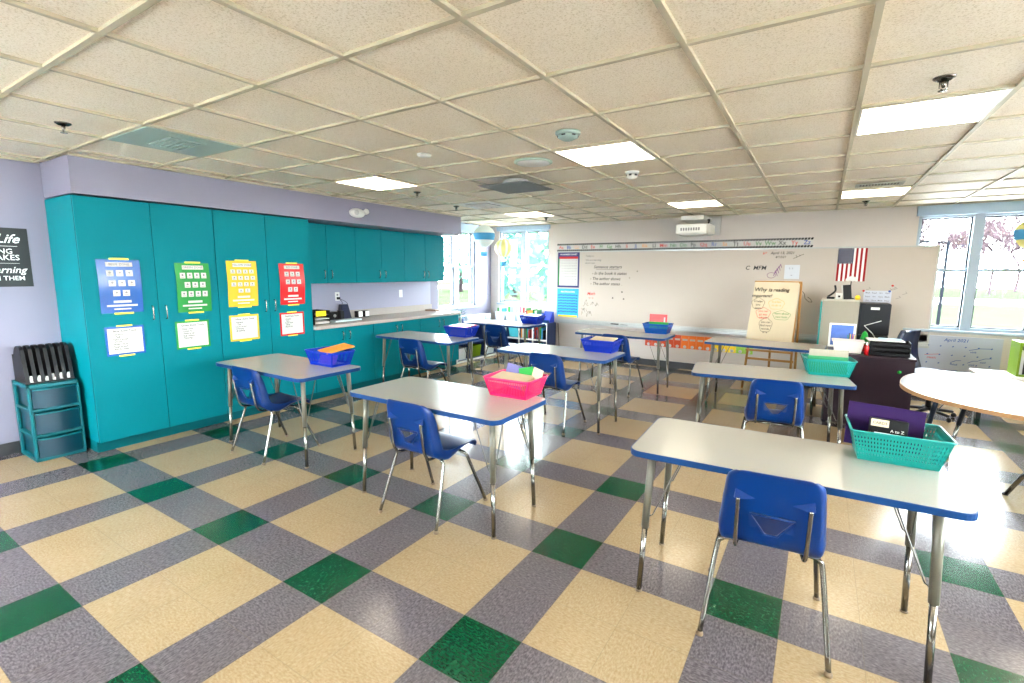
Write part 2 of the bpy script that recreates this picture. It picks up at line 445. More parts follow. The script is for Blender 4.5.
# windows
def window(n, loc, rz, w, z0, z1, units=2, mull=0.10, val=True):
    """local X = width, -Y faces the room, wall face at y=0"""
    fr = M(); f = 0.035
    fr.box(0, w, 0.03, 0.13, z0, z0 + f); fr.box(0, w, 0.03, 0.13, z1 - f, z1)
    fr.box(0, f, 0.03, 0.13, z0, z1); fr.box(w - f, w, 0.03, 0.13, z0, z1)
    uw = (w - 2 * f - mull * (units - 1)) / units
    for k in range(units - 1):
        a = f + uw * (k + 1) + mull * k; fr.box(a, a + mull, 0.015, 0.13, z0, z1)
    root = struct('window_%d' % n, fr, WFR, loc=loc, rz=rz, bevel=0.003)
    sl = M().box(-0.03, w + 0.03, -0.035, 0.03, z0 - 0.035, z0); build('window_sill', sl, WFR, root, bevel=0.004)
    if val:
        build('shade_valance', M().box(-0.03, w + 0.03, -0.05, -0.001, z1 - 0.01, H - 0.006), WFR2, root, bevel=0.004)
    zm = (z0 + z1) / 2 + 0.035
    for k in range(units):
        a = f + (uw + mull) * k; b = a + uw
        g = 0.016
        for (p, q, yy, nm) in ((z0 + f, zm, 0.055, 'lower_sash'), (zm, z1 - f, 0.085, 'upper_sash')):
            s = M(); s.cur = 0
            s.box(a, a + g, yy, yy + 0.03, p, q); s.box(b - g, b, yy, yy + 0.03, p, q)
            s.box(a, b, yy, yy + 0.03, p, p + g); s.box(a, b, yy, yy + 0.03, q - g, q)
            so = build(nm, s, GASK, root)
            build('glass_pane', M().box(a + g, b - g, yy + 0.012, yy + 0.016, p + g, q - g), GLASS, so)
        r = M().box(a, b, 0.045, 0.10, zm - 0.022, zm + 0.016); build('meeting_rail', r, WFR, root, bevel=0.002)
        build('sash_lock', M().box((a + b) / 2 - 0.03, (a + b) / 2 + 0.03, 0.03, 0.05, zm + 0.016, zm + 0.026), ALU, root)
    return root
window(1, (XL, WL[0], 0), PI / 2, WL[1] - WL[0], WL[2], WL[3])
window(2, (WA[0], YF, 0), 0, WA[1] - WA[0], WA[2], WA[3])
window(3, (WB[0], YF, 0), 0, WB[1] - WB[0], WB[2], WB[3])
window(4, (XR, FILL_R2[1], 0), -PI / 2, FILL_R2[1] - FILL_R2[0], FILL_R2[2], FILL_R2[3], units=4)  # added window out of view, there only to light the room
window(5, (XR, FILL_R3[1], 0), -PI / 2, FILL_R3[1] - FILL_R3[0], FILL_R3[2], FILL_R3[3], units=4)  # second added window out of view, also just for fill light

for _n, _w in ((6, FILL_B2),): window(_n, (_w[1], YB, 0), PI, _w[1] - _w[0], _w[2], _w[3], units=4)  # added back window, unseen, lights the room from behind the camera

# ------------------------------------------------------------------ outside
struct('ground', M().box(-60, 90, -60, 110, -0.62, -0.5), GRASS)
struct('road', M().box(-40, 120, 45, 57, -0.5, -0.49), ROAD)
struct('walkway', M().box(-1, 60, 7.3, 25, -0.5, -0.488), ROAD)
struct('bounce_slab_right', M().box(8.6, 40, -20, 16, -0.5, -0.488), ROAD)  # unseen pale reflector, bounces daylight through the right windows onto the ceiling
struct('bounce_slab_back', M().box(-20, 8.5, -20, -3.6, -0.5, -0.488), ROAD)  # unseen pale reflector behind the back wall, sends daylight up inside
def bare_tree(h, seed, label, loc):
    rnd = random.Random(seed); m = M()
    def br(p, d, l, r, lev):
        q = p + d * l
        mid = p + d * l * .5 + Vector((rnd.uniform(-.06, .06), rnd.uniform(-.06, .06), 0)) * l
        m.tube([p, mid, q], [max(r, .030), max(r * .8, .028), max(r * .6, .024)], 4, caps=False)
        if lev == 0: return
        for k in range(rnd.choice((3, 4)) if lev > 1 else 4):
            s = rnd.uniform(.35, 1.0); a = rnd.uniform(0, 2 * PI); t = rnd.uniform(.35, .8)
            t = min(t, .62) if lev > 3 else t
            nd = (d * math.cos(t) + Vector((math.cos(a), math.sin(a), rnd.uniform(0, .4))).normalized() * math.sin(t)).normalized()
            br(p + d * l * s, nd, l * rnd.uniform(.62, .86), r * .55, lev - 1)
    br(Vector((0, 0, 0)), Vector((0, 0, 1)), h * .30, h * .014, 5)
    t = thing('bare_tree', label, 'tree', loc, 0, 'bare trees beyond the road')
    build('trunk_and_branches', m, BARK, t); return t
spots = [(9.4, 58, 8.6), (16.4, 58.5, 9.0), (23.4, 58, 8.8), (12.4, 70, 10.2), (20.2, 70.5, 10.4), (28.2, 70, 10), (15.5, 84, 11.4), (25.5, 84.5, 11.8), (35, 84, 11.2), (31, 58.5, 9)]
base = [bare_tree(s[2] * 1.2, 11 + k, 'leafless tree in the row beyond the road seen through the right window', (s[0], s[1], -0.5)) for k, s in enumerate(spots[:4])]
for k, s in enumerate(spots[4:]):
    dup(base[k % 4], (s[0], s[1], -0.5), k * 1.3, 'leafless tree in the row beyond the road seen through the right window')
def leafy(h, seed, mt, label, loc):
    rnd = random.Random(seed); t = thing('leafy_tree', label, 'tree', loc, 0, 'green trees outside the corner windows')
    tr = M(); tr.tube([(0, 0, 0), (0.05, 0, h * .4), (0, 0.05, h * .8)], [h * .03, h * .022, h * .01], 7)
    for k in range(7):
        a = k * 2.4; tr.tube([(0, 0, h * (.25 + k * .07)), (math.cos(a) * h * .2, math.sin(a) * h * .2, h * (.4 + k * .08))], [h * .01, h * .004], 5)
    build('trunk', tr, BARK, t)
    m = M()
    for k in range(650):
        z = rnd.uniform(.12, 1.0); rr = h * .36 * math.sqrt(max(.02, 1 - ((z - .5) / .52) ** 2)) * rnd.uniform(.3, 1)
        a = rnd.uniform(0, 2 * PI); c = Vector((rr * math.cos(a), rr * math.sin(a), z * h)); s = rnd.uniform(.05, .12) * h * .35
        xf = Matrix.Translation(c) @ Matrix.Rotation(rnd.uniform(0, 6), 4, (rnd.random(), rnd.random(), rnd.random() + .1))
        m.add([(-s, -s * .6, 0), (s, -s * .6, 0.1 * s), (s, s * .6, 0), (-s, s * .6, -.1 * s)], [(0, 1, 2, 3)], xf=xf)
    build('foliage', m, mt, t); return t
lt = [leafy(7.5, 3, LEAF, 'pale green tree outside the corner windows', (-5.5, 19, -0.5)), leafy(6.0, 4, LEAF2, 'pale green tree outside the corner windows', (-11.5, 23, -0.5))]
for k, (x, y) in enumerate([(-18.5, 19), (0.6, 22.5), (-26, 27), (-5, 29), (-16.5, 33), (-30, 18), (-26, 38)]):
    dup(lt[k % 2], (x, y, -0.5), k * 1.1, 'pale green tree outside the corner windows')
lp = thing('lamp_post', 'tall grey lamp post outside the right window', 'lamp post', (8.42, 20.8, -0.5))
PST = mat('lamp_post_grey', (14, 16, 20), .9, spec=.0)
build('pole', M().tube([(0, 0, 0), (0, 0, 3.2)], [0.055, 0.045], 10), PST, lp)
build('lamp_arm', M().tube([(0, 0, 3.15), (-.62, 0, 3.2)], 0.03, 8).box(-.85, -0.5, -0.1, 0.1, 3.16, 3.24), PST, lp)

# ------------------------------------------------------------------ cabinets
def handle_part(parent, x, y, z, l=0.11):
    m = M().tube(bez([(x, y, z + l / 2), (x + 0.024, y, z + l / 2 - 0.006), (x + 0.028, y, z), (x + 0.024, y, z - l / 2 + 0.006), (x, y, z - l / 2)], 4), 0.0045, 8)
    return build('handle', m, CHROME, parent)
def cabinet(name, label, cat, y0, y1, xb, xf, z0, z1, kick, hz, group, hl=0.11):
    """two-door cabinet against the left wall, doors facing +X; origin at its base"""
    t = thing(name, label, cat, (0, y0, 0), 0, group)
    w = y1 - y0; xd = xf - 0.02
    b = M(); b.box(xb, xd, 0, w, z0, z1)
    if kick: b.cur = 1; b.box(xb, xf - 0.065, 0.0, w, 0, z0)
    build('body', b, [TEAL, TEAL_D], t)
    g = 0.0025
    gap = M().box(xd, xd + 0.004, 0.001, w - 0.001, z0 + 0.002, z1 - 0.002); build('door_gap', gap, DARK, t)
    for k, (a, c) in enumerate(((g, w / 2 - g), (w / 2 + g, w - g))):
        d = build('door', M().box(xd + 0.004, xf, a, c, z0 + 0.002, z1 - 0.004), TEAL, t, bevel=0.0015)
        hy = c - 0.05 if k == 0 else a + 0.05
        handle_part(d, xf, hy, hz, hl)
    return t
YS = [2.280, 3.190, 4.100, 5.010]
cabinet('tall_cabinet', 'tall teal double-door cabinet nearest the dark chalkboard poster', 'cabinet', 0.187, 1.2325, XL + 0.002, -0.10, 0.095, 2.122, True, 1.165, 'tall teal cabinets', 0.12)
cabinet('tall_cabinet', 'tall teal double-door cabinet beside the countertop, with yellow and red sheets', 'cabinet', 1.2335, 2.279, XL + 0.002, -0.10, 0.095, 2.122, True, 1.17, 'tall teal cabinets', 0.12)
wl = ['nearest the tall cabinets', 'in the middle of the row', 'at the window end of the row']
for k in range(3):
    cabinet('wall_cabinet', 'teal wall cabinet above the counter, ' + wl[k], 'cabinet', YS[k] + .001, YS[k + 1] - .001, XL + 0.002, -0.40, 1.385, 2.122, False, 1.50, 'teal wall cabinets', 0.10)
    cabinet('base_cabinet', 'teal base cabinet under the counter, ' + wl[k], 'cabinet', YS[k] + .001, YS[k + 1] - .001, XL + 0.002, -0.10, 0.095, 0.852, True, 0.745, 'teal base cabinets', 0.10)
ct = thing('countertop', 'long grey laminate countertop with backsplash on the teal base cabinets', 'countertop', (0, 2.282, 0.854))
build('worktop', M().box(XL + 0.002, -0.062, 0, 2.75, 0, 0.04), COUNTER, ct, bevel=0.004)
build('backsplash', M().box(XL + 0.002, XL + 0.022, 0, 2.75, 0.04, 0.14), COUNTER, ct, bevel=0.002)

# pale wall behind the counter is part of the room
struct('wall_alcove', M().box(XL, XL + 0.0015, 2.28, 5.02, 0.99, 1.385), LAVL)

# ------------------------------------------------------------------ posters on the tall cabinets
def wall_sheet_xf(y, z): return (-0.0985, y, z)
def zone_poster(col, colname, title, rows, y0, y1, z0, z1, curl):
    w, h = y1 - y0, z1 - z0
    t = thing('zone_poster', '%s laminated zone poster with white picture cards on the teal cabinet' % colname, 'poster', (-0.0985, y0, z0), PI / 2, 'zone posters on the tall cabinets')
    m = M(); n = 8
    vs = []
    for j in range(n + 1):
        s = j / n
        yy = -0.004 - curl * math.sin(PI * s * .9) ** 2
        for x in (0.012 * (1 - s) * 0, w): vs.append((x, yy, h * s))
    fs = [(2 * j, 2 * j + 1, 2 * j + 3, 2 * j + 2) for j in range(n)]
    m.add(vs, fs, True)
    vs2 = [(x, y + 0.0012, z) for x, y, z in vs]; m.add(vs2, [f[::-1] for f in fs], True)
    sheet = m
    def yat(z): return -0.0065 - curl * math.sin(PI * (z / h) * .9) ** 2
    c = M()
    k = len(rows)
    top = h * 0.84; step = h * (0.56 / k)
    c.add([(w * .2, yat(h * .87), h * .87), (w * .82, yat(h * .87), h * .87), (w * .82, yat(h * .95), h * .95), (w * .2, yat(h * .95), h * .95)], [(0, 1, 2, 3)])
    for r, cnt in enumerate(rows):
        zc = top - step * (r + .5); cw = min(.15, .55 / cnt) * w
        for q in range(cnt):
            xc = w * .5 + (q - (cnt - 1) / 2) * cw * 1.5 + (0.03 * w if r % 2 else 0)
            a, b = zc - step * .3, zc + step * .3
            c.add([(xc - cw * .55, yat(a), a), (xc + cw * .55, yat(a), a), (xc + cw * .55, yat(b), b), (xc - cw * .55, yat(b), b)], [(0, 1, 2, 3)])
    for (a, b, x0, x1) in ((.19, .235, .3, .72), (.12, .155, .14, .86), (.06, .085, .3, .7)):
        c.add([(w * x0, yat(h * a), h * a), (w * x1, yat(h * a), h * a), (w * x1, yat(h * b), h * b), (w * x0, yat(h * b), h * b)], [(0, 1, 2, 3)])
    l = M(); text(l, title, w * .51, h * .91, h * .062, y=yat(h * .91) - .0015)
    for r, cnt in enumerate(rows):
        zc = top - step * (r + .5); cw = min(.15, .55 / cnt) * w
        for q in range(cnt):
            xc = w * .5 + (q - (cnt - 1) / 2) * cw * 1.5 + (0.03 * w if r % 2 else 0)
            l.ball((xc, yat(zc) - .001, zc + step * .06), step * .11, 5, (1, .02, 1))
            l.box(xc - cw * .35, xc + cw * .35, yat(zc) - .0015, yat(zc) - .001, zc - step * .2, zc - step * .15)
    sheet.merge(c, 1); sheet.merge(l, 2); build('sheet', sheet, [col, PAPER, INKG], t)
    build('border_strip', M().box(w * .3, w * .75, -.006, -.001, h - .002, h + .012), YTAG, t); build('border_strip', M().box(w * .3, w * .75, -.006, -.001, -.012, .002), YTAG, t); return t
zone_poster(PB, 'blue', 'BLUE ZONE', [3, 3, 2], 0.290, 0.592, 1.18, 1.625, 0.010)
zone_poster(PG, 'green', 'GREEN ZONE', [4, 3, 4], 0.862, 1.158, 1.15, 1.607, 0.016)
zone_poster(PY, 'yellow', 'YELLOW ZONE', [4, 4, 4, 2], 1.322, 1.628, 1.177, 1.637, 0.012)
zone_poster(PR, 'red', 'RED ZONE', [3, 3, 2], 1.878, 2.18, 1.168, 1.62, 0.016)
def tool_list(col, colname, title, lines, y0, y1, z0, z1):
    w, h = y1 - y0, z1 - z0
    t = thing('tool_list', 'handwritten white list with %s border under the %s zone poster' % (colname, colname), 'poster', (-0.0985, y0, z0), PI / 2, 'tool lists on the tall cabinets')
    build('border', M().box(0, w, -.0035, -.0015, 0, h), col, t)
    b = w * .06
    sh_ = M().box(b, w - b, -.0045, -.0036, b, h - b)
    l = M(); text(l, title, w * .5, h * .84, h * .10, y=-.0055)
    for k, s in enumerate(lines):
        n = len(lines); text(l, s, w * (.27 + .008 * len(s)), h * (.72 - .58 * k / max(7, n)), h * .085, y=-.0055, shear=.25)
    build('sheet', sh_.merge(l, 1), [PAPER, INK], t)
    build('border_strip', M().box(w * .3, w * .7, -.005, -.001, h - .002, h + .01), YTAG, t); build('border_strip', M().box(w * .3, w * .7, -.005, -.001, -.01, .002), YTAG, t)
tool_list(PB, 'blue', 'Blue Zone Tools', ['Stretch', 'Talk', 'Take a break', 'Drink', 'Walk - desk', 'Deep breath', 'Ask for help'], 0.298, 0.58, 0.818, 1.065)
tool_list(PG, 'green', 'Green Zone Tools', ['Keep calm', 'Listen to', 'Smile at all', 'Help others', 'Thinking'], 0.826, 1.122, 0.808, 1.070)
tool_list(PY, 'yellow', 'Yellow Zone Tools', ['Squeeze', 'Talk', 'Count to ten', 'Drawing', 'Breathing'], 1.318, 1.62, 0.827, 1.09)
tool_list(PR, 'red', 'Red Zone Tools', ['Breathe', 'Stop', 'Relax here', 'Quiet', 'Rest body'], 1.862, 2.156, 0.825, 1.08)

# dark chalkboard-look poster on the left wall
pw, ph = 0.52, 0.475
cp = thing('chalkboard_poster', 'dark chalkboard-style poster with white lettering on the lavender wall', 'poster', (XL, -0.468, 1.396), PI / 2)
build('sheet', M().box(0, pw, -.004, 0, 0, ph), CHALK, cp)
l = M()
text(l, 'Life', .39, .385, .10, y=-.006, shear=.4); text(l, 'KEEP MAKING', .235, .285, .058, y=-.006); text(l, 'MISTAKES', .32, .235, .062, y=-.006)
stroke(l, [(.09, .328), (.45, .328)], .003, -.006); stroke(l, [(.09, .19), (.24, .19)], .002, -.006); stroke(l, [(.3, .19), (.45, .19)], .002, -.006)
text(l, 'AND', .27, .19, .03, y=-.006); text(l, 'Learning', .355, .135, .075, y=-.006, shear=.3); text(l, 'FROM THEM', .335, .068, .05, y=-.006)
build('lettering', l, INKW, cp)

# ------------------------------------------------------------------ teal drawer unit and organiser
dt = thing('drawer_cart', 'teal plastic three-drawer cart standing against the lavender wall', 'drawer unit', (-0.30, -0.165, 0), PI / 2)
# local X -> +Y world, local -Y faces the room
dw, dd, dh = 0.318, 0.40, 0.63
fr = M(); fr.box(0, dw, 0.0, dd, dh - .03, dh); fr.box(0, dw, 0.0, dd, 0, .03)
for k in (1, 2): fr.box(0, dw, 0, dd, dh * k / 3 - .012, dh * k / 3 + .012)
for x in (0, dw - .018):
    fr.box(x, x + .018, 0, .05, 0, dh); fr.box(x, x + .018, dd - .05, dd, 0, dh)
fr.box(0, dw, dd - .01, dd, 0, dh)
build('frame', fr, TDRAW, dt, bevel=.004)
for k in range(3):
    z0 = .03 + k * .2; z0 = dh * k / 3 + .018 + (.012 if k == 0 else 0); z1 = dh * (k + 1) / 3 - .018 - (.012 if k == 2 else 0)
    m = M(); n = 10; vs = []
    for q in range(n + 1):
        x = .022 + (dw - .044) * q / n; b = -.022 * math.sin(PI * q / n)
        vs += [(x, b, z0), (x, b, z1)]
    m.add(vs, [(2 * q, 2 * q + 2, 2 * q + 3, 2 * q + 1) for q in range(n)], True)
    m.box(.022, dw - .022, .0, dd - .03, z0, z0 + .006); m.box(.022, .026, 0, dd - .03, z0, z1); m.box(dw - .026, dw - .022, 0, dd - .03, z0, z1)
    dr = build('drawer', m, TDRAW2, dt)
    p = [(.022 + (dw - .044) * q / n, -.024 - .022 * math.sin(PI * q / n), z1 - .006) for q in range(n + 1)]
    build('drawer_lip', M().tube(p, .008, 6), TDRAW, dr)
og = thing('file_organizer', 'black curved file organiser standing on the teal drawer cart', 'organiser', (-0.33, -0.155, 0.6315), PI / 2)
def fin(x):
    m = M(); pts = [(0.03, 0), (0.30, 0), (0.30, .16)] + [(.30 - .24 * (1 - math.cos(a)) * .5 - .02, .16 + .14 * math.sin(a)) for a in [PI * q / 10 for q in range(1, 8)]] + [(.05, .12)]
    n = len(pts)
    vs = [(x, p, q) for p, q in pts] + [(x + .024, p, q) for p, q in pts]
    m.add(vs, [tuple(range(n)), tuple(range(n, 2 * n))[::-1]] + [(i, (i + 1) % n, n + (i + 1) % n, n + i) for i in range(n)]); return m
build('base', M().box(0, .30, .02, .31, 0, .008), BLACK, og)
build('back_panel', M().box(0, .30, .30, .306, 0, .22), BLACK, og)
for k in range(7): build('divider', fin(.002 + k * .0455), BLACK, og)
def tagstrip(k):
    m = M()
    for q in range(3): m.box(.029 + k * .0455, .045 + k * .0455, .025 + q * .014, .027 + q * .014, .012, .020 + .014 * ((k * 7 + q * 3) % 4))
    return m
for k in range(6): build('paper_tab', tagstrip(k), PAPER, og)

# ------------------------------------------------------------------ desks
def make_desk(label, loc, rz, z=.737):
    t = thing('student_desk', label, 'desk', loc, rz, 'rectangular student desks')
    hx, hy = .615, .305
    o = rrect(hx, hy, .055); i = rrect(hx - .003, hy - .003, .053)
    build('tabletop', M().prism(i, z - .024, z), LAM, t)
    build('edge_band', M().ring(rrect(hx + .002, hy + .002, .057), rrect(hx - .0028, hy - .0028, .053), z - .029, z - .0005), BLUEE, t, bevel=.002)
    for sx in (-1, 1):
        for sy in (-1, 1):
            T0 = Vector((sx * .525, sy * .215, z - .024)); F0 = Vector((sx * .553, sy * .238, .0)); d = (F0 - T0)
            P = lambda s: T0 + d * s
            lg = build('leg', M().tube([P(0), P(.53)], .0175, 12).box(T0.x - .03, T0.x + .03, T0.y - .03, T0.y + .03, z - .03, z - .024), SLEEVE, t)
            build('leg_insert', M().tube([P(.525), P(.985)], .0130, 12), CHROME, lg)
            g = M().lathe([(.008, 0), (.016, .003), (.016, .010), (.010, .016)], 12, c=(F0.x, F0.y, 0)); build('glide', g, RUB, lg)
            b1 = M().tube([P(.46), P(.43) + Vector((-sx * .03, 0, 0)), T0 + Vector((-sx * .14, 0, 0.0)), T0 + Vector((-sx * .18, 0, 0))], .0035, 6)
            b2 = M().tube([P(.46), P(.43) + Vector((0, -sy * .03, 0)), T0 + Vector((0, -sy * .12, 0.0)), T0 + Vector((0, -sy * .15, 0))], .0035, 6)
            build('brace', b1, ROD, lg); build('brace', b2, ROD, lg)
    return t
R = math.radians
DESK = make_desk('desk at the front right of the photo, turquoise basket with purple folder on it', (4.815, 1.165, 0), R(2.2))
for loc, rz, lab in [
    ((1.035, 1.19, 0), 0, 'desk beside the tall teal cabinets, basket with orange folder on it'),
    ((2.853, 1.145, 0), 0, 'desk with the pink basket on it, front centre'),
    ((.76, 3.28, 0), 0, 'desk beside the teal base cabinets, blue basket with red folder on it'),
    ((2.65, 3.235, 0), 0, 'desk behind the pink basket desk, plain blue basket on it'),
    ((2.69, 5.11, 0), 0, 'desk close to the whiteboard, basket with upright red folder on it'),
    ((4.39, 5.14, 0), R(-3), 'desk directly in front of the paper easel'),
    ((.63, 5.25, 0), 0, 'desk nearest the corner windows, in front of the navy shelf')]:
    dup(DESK, loc, rz, lab)

make_desk('desk with turquoise basket in front of the easel desk and plum teacher desk', (4.565, 3.52, 0), R(8), .680)

# ------------------------------------------------------------------ chairs
def shell_mesh():
    prof = [(.218, .400), (.214, .422), (.192, .435), (.14, .436), (.06, .430), (-.03, .424), (-.11, .421), (-.162, .428), (-.196, .450), (-.213, .49),
            (-.222, .54), (-.232, .60), (-.244, .67), (-.257, .735), (-.264, .762), (-.270, .774)]
    P = bez([Vector((y, z, 0)) for y, z in prof], 3); n = len(P)
    wid = [(.0, .172), (.06, .196), (.3, .205), (.42, .200), (.5, .198), (.62, .198), (.8, .186), (.90, .178), (.95, .170), (.98, .156), (1.0, .138)]
    dep = [(.0, .004), (.15, .010), (.32, .040), (.42, .062), (.6, .056), (.85, .050), (.95, .036), (1.0, .016)]
    def I(tab, s):
        for (a, wa), (b, wb) in zip(tab, tab[1:]):
            if s <= b: return wa + (wb - wa) * (s - a) / (b - a)
        return tab[-1][1]
    L = [0]
    for i in range(1, n): L.append(L[-1] + (P[i] - P[i - 1]).length)
    half = [0, .18, .36, .54, .68, .76, .83, .89, .94, .975, 1.0]
    us = [-h for h in half[::-1]] + half[1:]; nu = len(us) - 1; grid = []
    for i in range(n):
        s = L[i] / L[-1]; t = (P[min(i + 1, n - 1)] - P[max(i - 1, 0)]).normalized(); nrm = Vector((-t.y, t.x, 0))
        row = []
        for u in us:
            q = abs(u); w = I(wid, s); d = I(dep, s)
            if q < .7: x = q / .7 * .88 * w; off = .003 * (q / .7) ** 2
            else:
                a = (q - .7) / .3; x = w * (.88 + .12 * math.sin(a * PI / 2)); off = .003 + d * (1 - math.cos(a * PI / 2)) + d * .15 * a
            drop = -.012 * (1 - s / .12) * q ** 2 if s < .12 else 0
            if s > .9: drop = -.014 * ((s - .9) / .1) * q ** 5
            drop -= .034 * math.exp(-((s - .40) / .11) ** 2) * min(1, max(0, (q - .25) / .45)) ** 1.5
            row.append(Vector((math.copysign(x, u), P[i].x - nrm.x * off, P[i].y - nrm.y * off + drop)))
        grid.append(row)
    th = .0055; m = M()
    def nor(i, j):
        a = grid[min(i + 1, n - 1)][j] - grid[max(i - 1, 0)][j]; b = grid[i][min(j + 1, nu)] - grid[i][max(j - 1, 0)]
        return a.cross(b).normalized()
    vs = [grid[i][j] for i in range(n) for j in range(nu + 1)]; off = len(vs)
    vs += [grid[i][j] + nor(i, j) * th for i in range(n) for j in range(nu + 1)]
    idx = lambda i, j: i * (nu + 1) + j
    fs = []
    for i in range(n - 1):
        for j in range(nu):
            fs.append((idx(i, j), idx(i, j + 1), idx(i + 1, j + 1), idx(i + 1, j))[::-1])
            fs.append((off + idx(i, j), off + idx(i, j + 1), off + idx(i + 1, j + 1), off + idx(i + 1, j)))
    for i in range(n - 1):
        for j in (0, nu):
            e = (idx(i, j), idx(i + 1, j)); q = (e[0], e[1], off + e[1], off + e[0]); fs.append(q if j == 0 else q[::-1])
    for j in range(nu):
        for i in (0, n - 1):
            e = (idx(i, j), idx(i, j + 1)); q = (e[1], e[0], off + e[0], off + e[1]); fs.append(q if i == 0 else q[::-1])
    m.add(vs, fs, True)
    # cut the triangular opening of the lower back
    so = build('shell_blank', m, CBLUE); bm = bmesh.new(); bm.from_mesh(so.data); bmesh.ops.recalc_face_normals(bm, faces=bm.faces); bm.to_mesh(so.data); bm.free()
    tri = [(-.078, .588), (-.070, .592), (.070, .592), (.078, .588), (.024, .510), (.012, .504), (-.012, .504), (-.024, .510)]
    c = M(); c.add([(x, -.30, z) for x, z in tri] + [(x, -.17, z) for x, z in tri], [tuple(range(8)), tuple(range(8, 16))[::-1]] + [(i, i + 8, (i + 1) % 8 + 8, (i + 1) % 8) for i in range(8)])
    co_ = build('cutter', c, CBLUE); bm = bmesh.new(); bm.from_mesh(co_.data); bmesh.ops.recalc_face_normals(bm, faces=bm.faces); bm.to_mesh(co_.data); bm.free()
    md = so.modifiers.new('b', 'BOOLEAN'); md.operation = 'DIFFERENCE'; md.object = co_; md.solver = 'EXACT'
    dg = bpy.context.evaluated_depsgraph_get(); me = bpy.data.meshes.new_from_object(so.evaluated_get(dg))
    out = M(); out.v = [tuple(v.co) for v in me.vertices]; out.f = [tuple(p.vertices) for p in me.polygons]; out.mi = [0] * len(out.f); out.sm = [True] * len(out.f)
    bpy.data.objects.remove(so); bpy.data.objects.remove(co_)
    def yb(z): return -.213 - (z - .49) * .168 - .008
    out.tube([(-.079, yb(.590), .590), (.079, yb(.590), .590), (.024, yb(.509), .508), (-.024, yb(.509), .508)], .0045, 8, closed=True)
    for s_ in (-1, 1):
        x = s_ * .127; z = .655
        out.add([(x + s_ * .014, yb(z) - .016, z), (x - s_ * .014, yb(z) - .016, z), (x - s_ * .062, yb(z) + .003, z + .004), (x + s_ * .012, yb(z) + .004, z + .034), (x - s_ * .012, yb(z) + .003, z - .004), (x + s_ * .016, yb(z) + .003, z - .004)],
                [(0, 1, 3), (1, 2, 3), (1, 4, 2), (0, 5, 4, 1), (0, 3, 5)])
    return out
def make_chair(label, loc, rz):
    t = thing('student_chair', label, 'chair', loc, rz, 'blue student chairs')
    build('seat_shell', shell_mesh(), CBLUE, t)
    for s in (-1, 1):
        x = s * .127
        build('back_upright', M().tube(bez([(x, -.2585, .658), (x, -.250, .60), (x, -.234, .50), (x, -.222, .455), (x * .99, -.190, .418), (x * .96, -.12, .408), (x * .93, .0, .408), (x * .9, .12, .413)], 4), .0085, 10), CHROME, t)
    for sy, nm in ((-1, 'rear'), (1, 'front')):
        for s in (-1, 1):
            fy = -.258 if sy < 0 else .252
            pts = bez([(0, -.03, .382), (s * .08, -.05, .384), (s * .145, -.118, .408), (s * .182, -.135, .402), (s * .200, -.146, .350), (s * .236, fy, .012)] if sy < 0 else [(0, .07, .400), (s * .11, .07, .400), (s * .165, .078, .396), (s * .190, .100, .372), (s * .198, .122, .32), (s * .236, fy, .012)], 4)
            lg = build('leg', M().tube(pts, .0105, 10), CHROME, t)
            build('glide', M().lathe([(.010, 0), (.0155, .004), (.0155, .012), (.011, .022)], 12, c=(s * .236, fy, 0)), RUB, lg)
    return t
CH = make_chair('blue chair nearest the camera, at the desk with the purple folder', (4.80, 1.035, 0), R(5))
for loc, rz, lab in [
    ((2.853, 1.02, 0), 0, 'blue chair at the desk with the pink basket'),
    ((1.01, 1.06, 0), 0, 'blue chair beside the tall teal cabinets, at the desk with the orange folder'),
    ((.91, 3.05, 0), 0, 'blue chair at the desk beside the teal base cabinets'),
    ((2.695, 3.045, 0), 0, 'blue chair seen behind the pink basket'),
    ((2.74, 4.84, 0), R(-3), 'blue chair behind the plain blue basket, at the desk near the whiteboard'),
    ((4.665, 2.99, 0), R(7), 'blue chair in front of the easel and plum desk, at the desk with turquoise basket'),
    ((.83, 4.92, 0), 0, 'blue chair at the desk nearest the corner windows')]:
    dup(CH, loc, rz, lab)

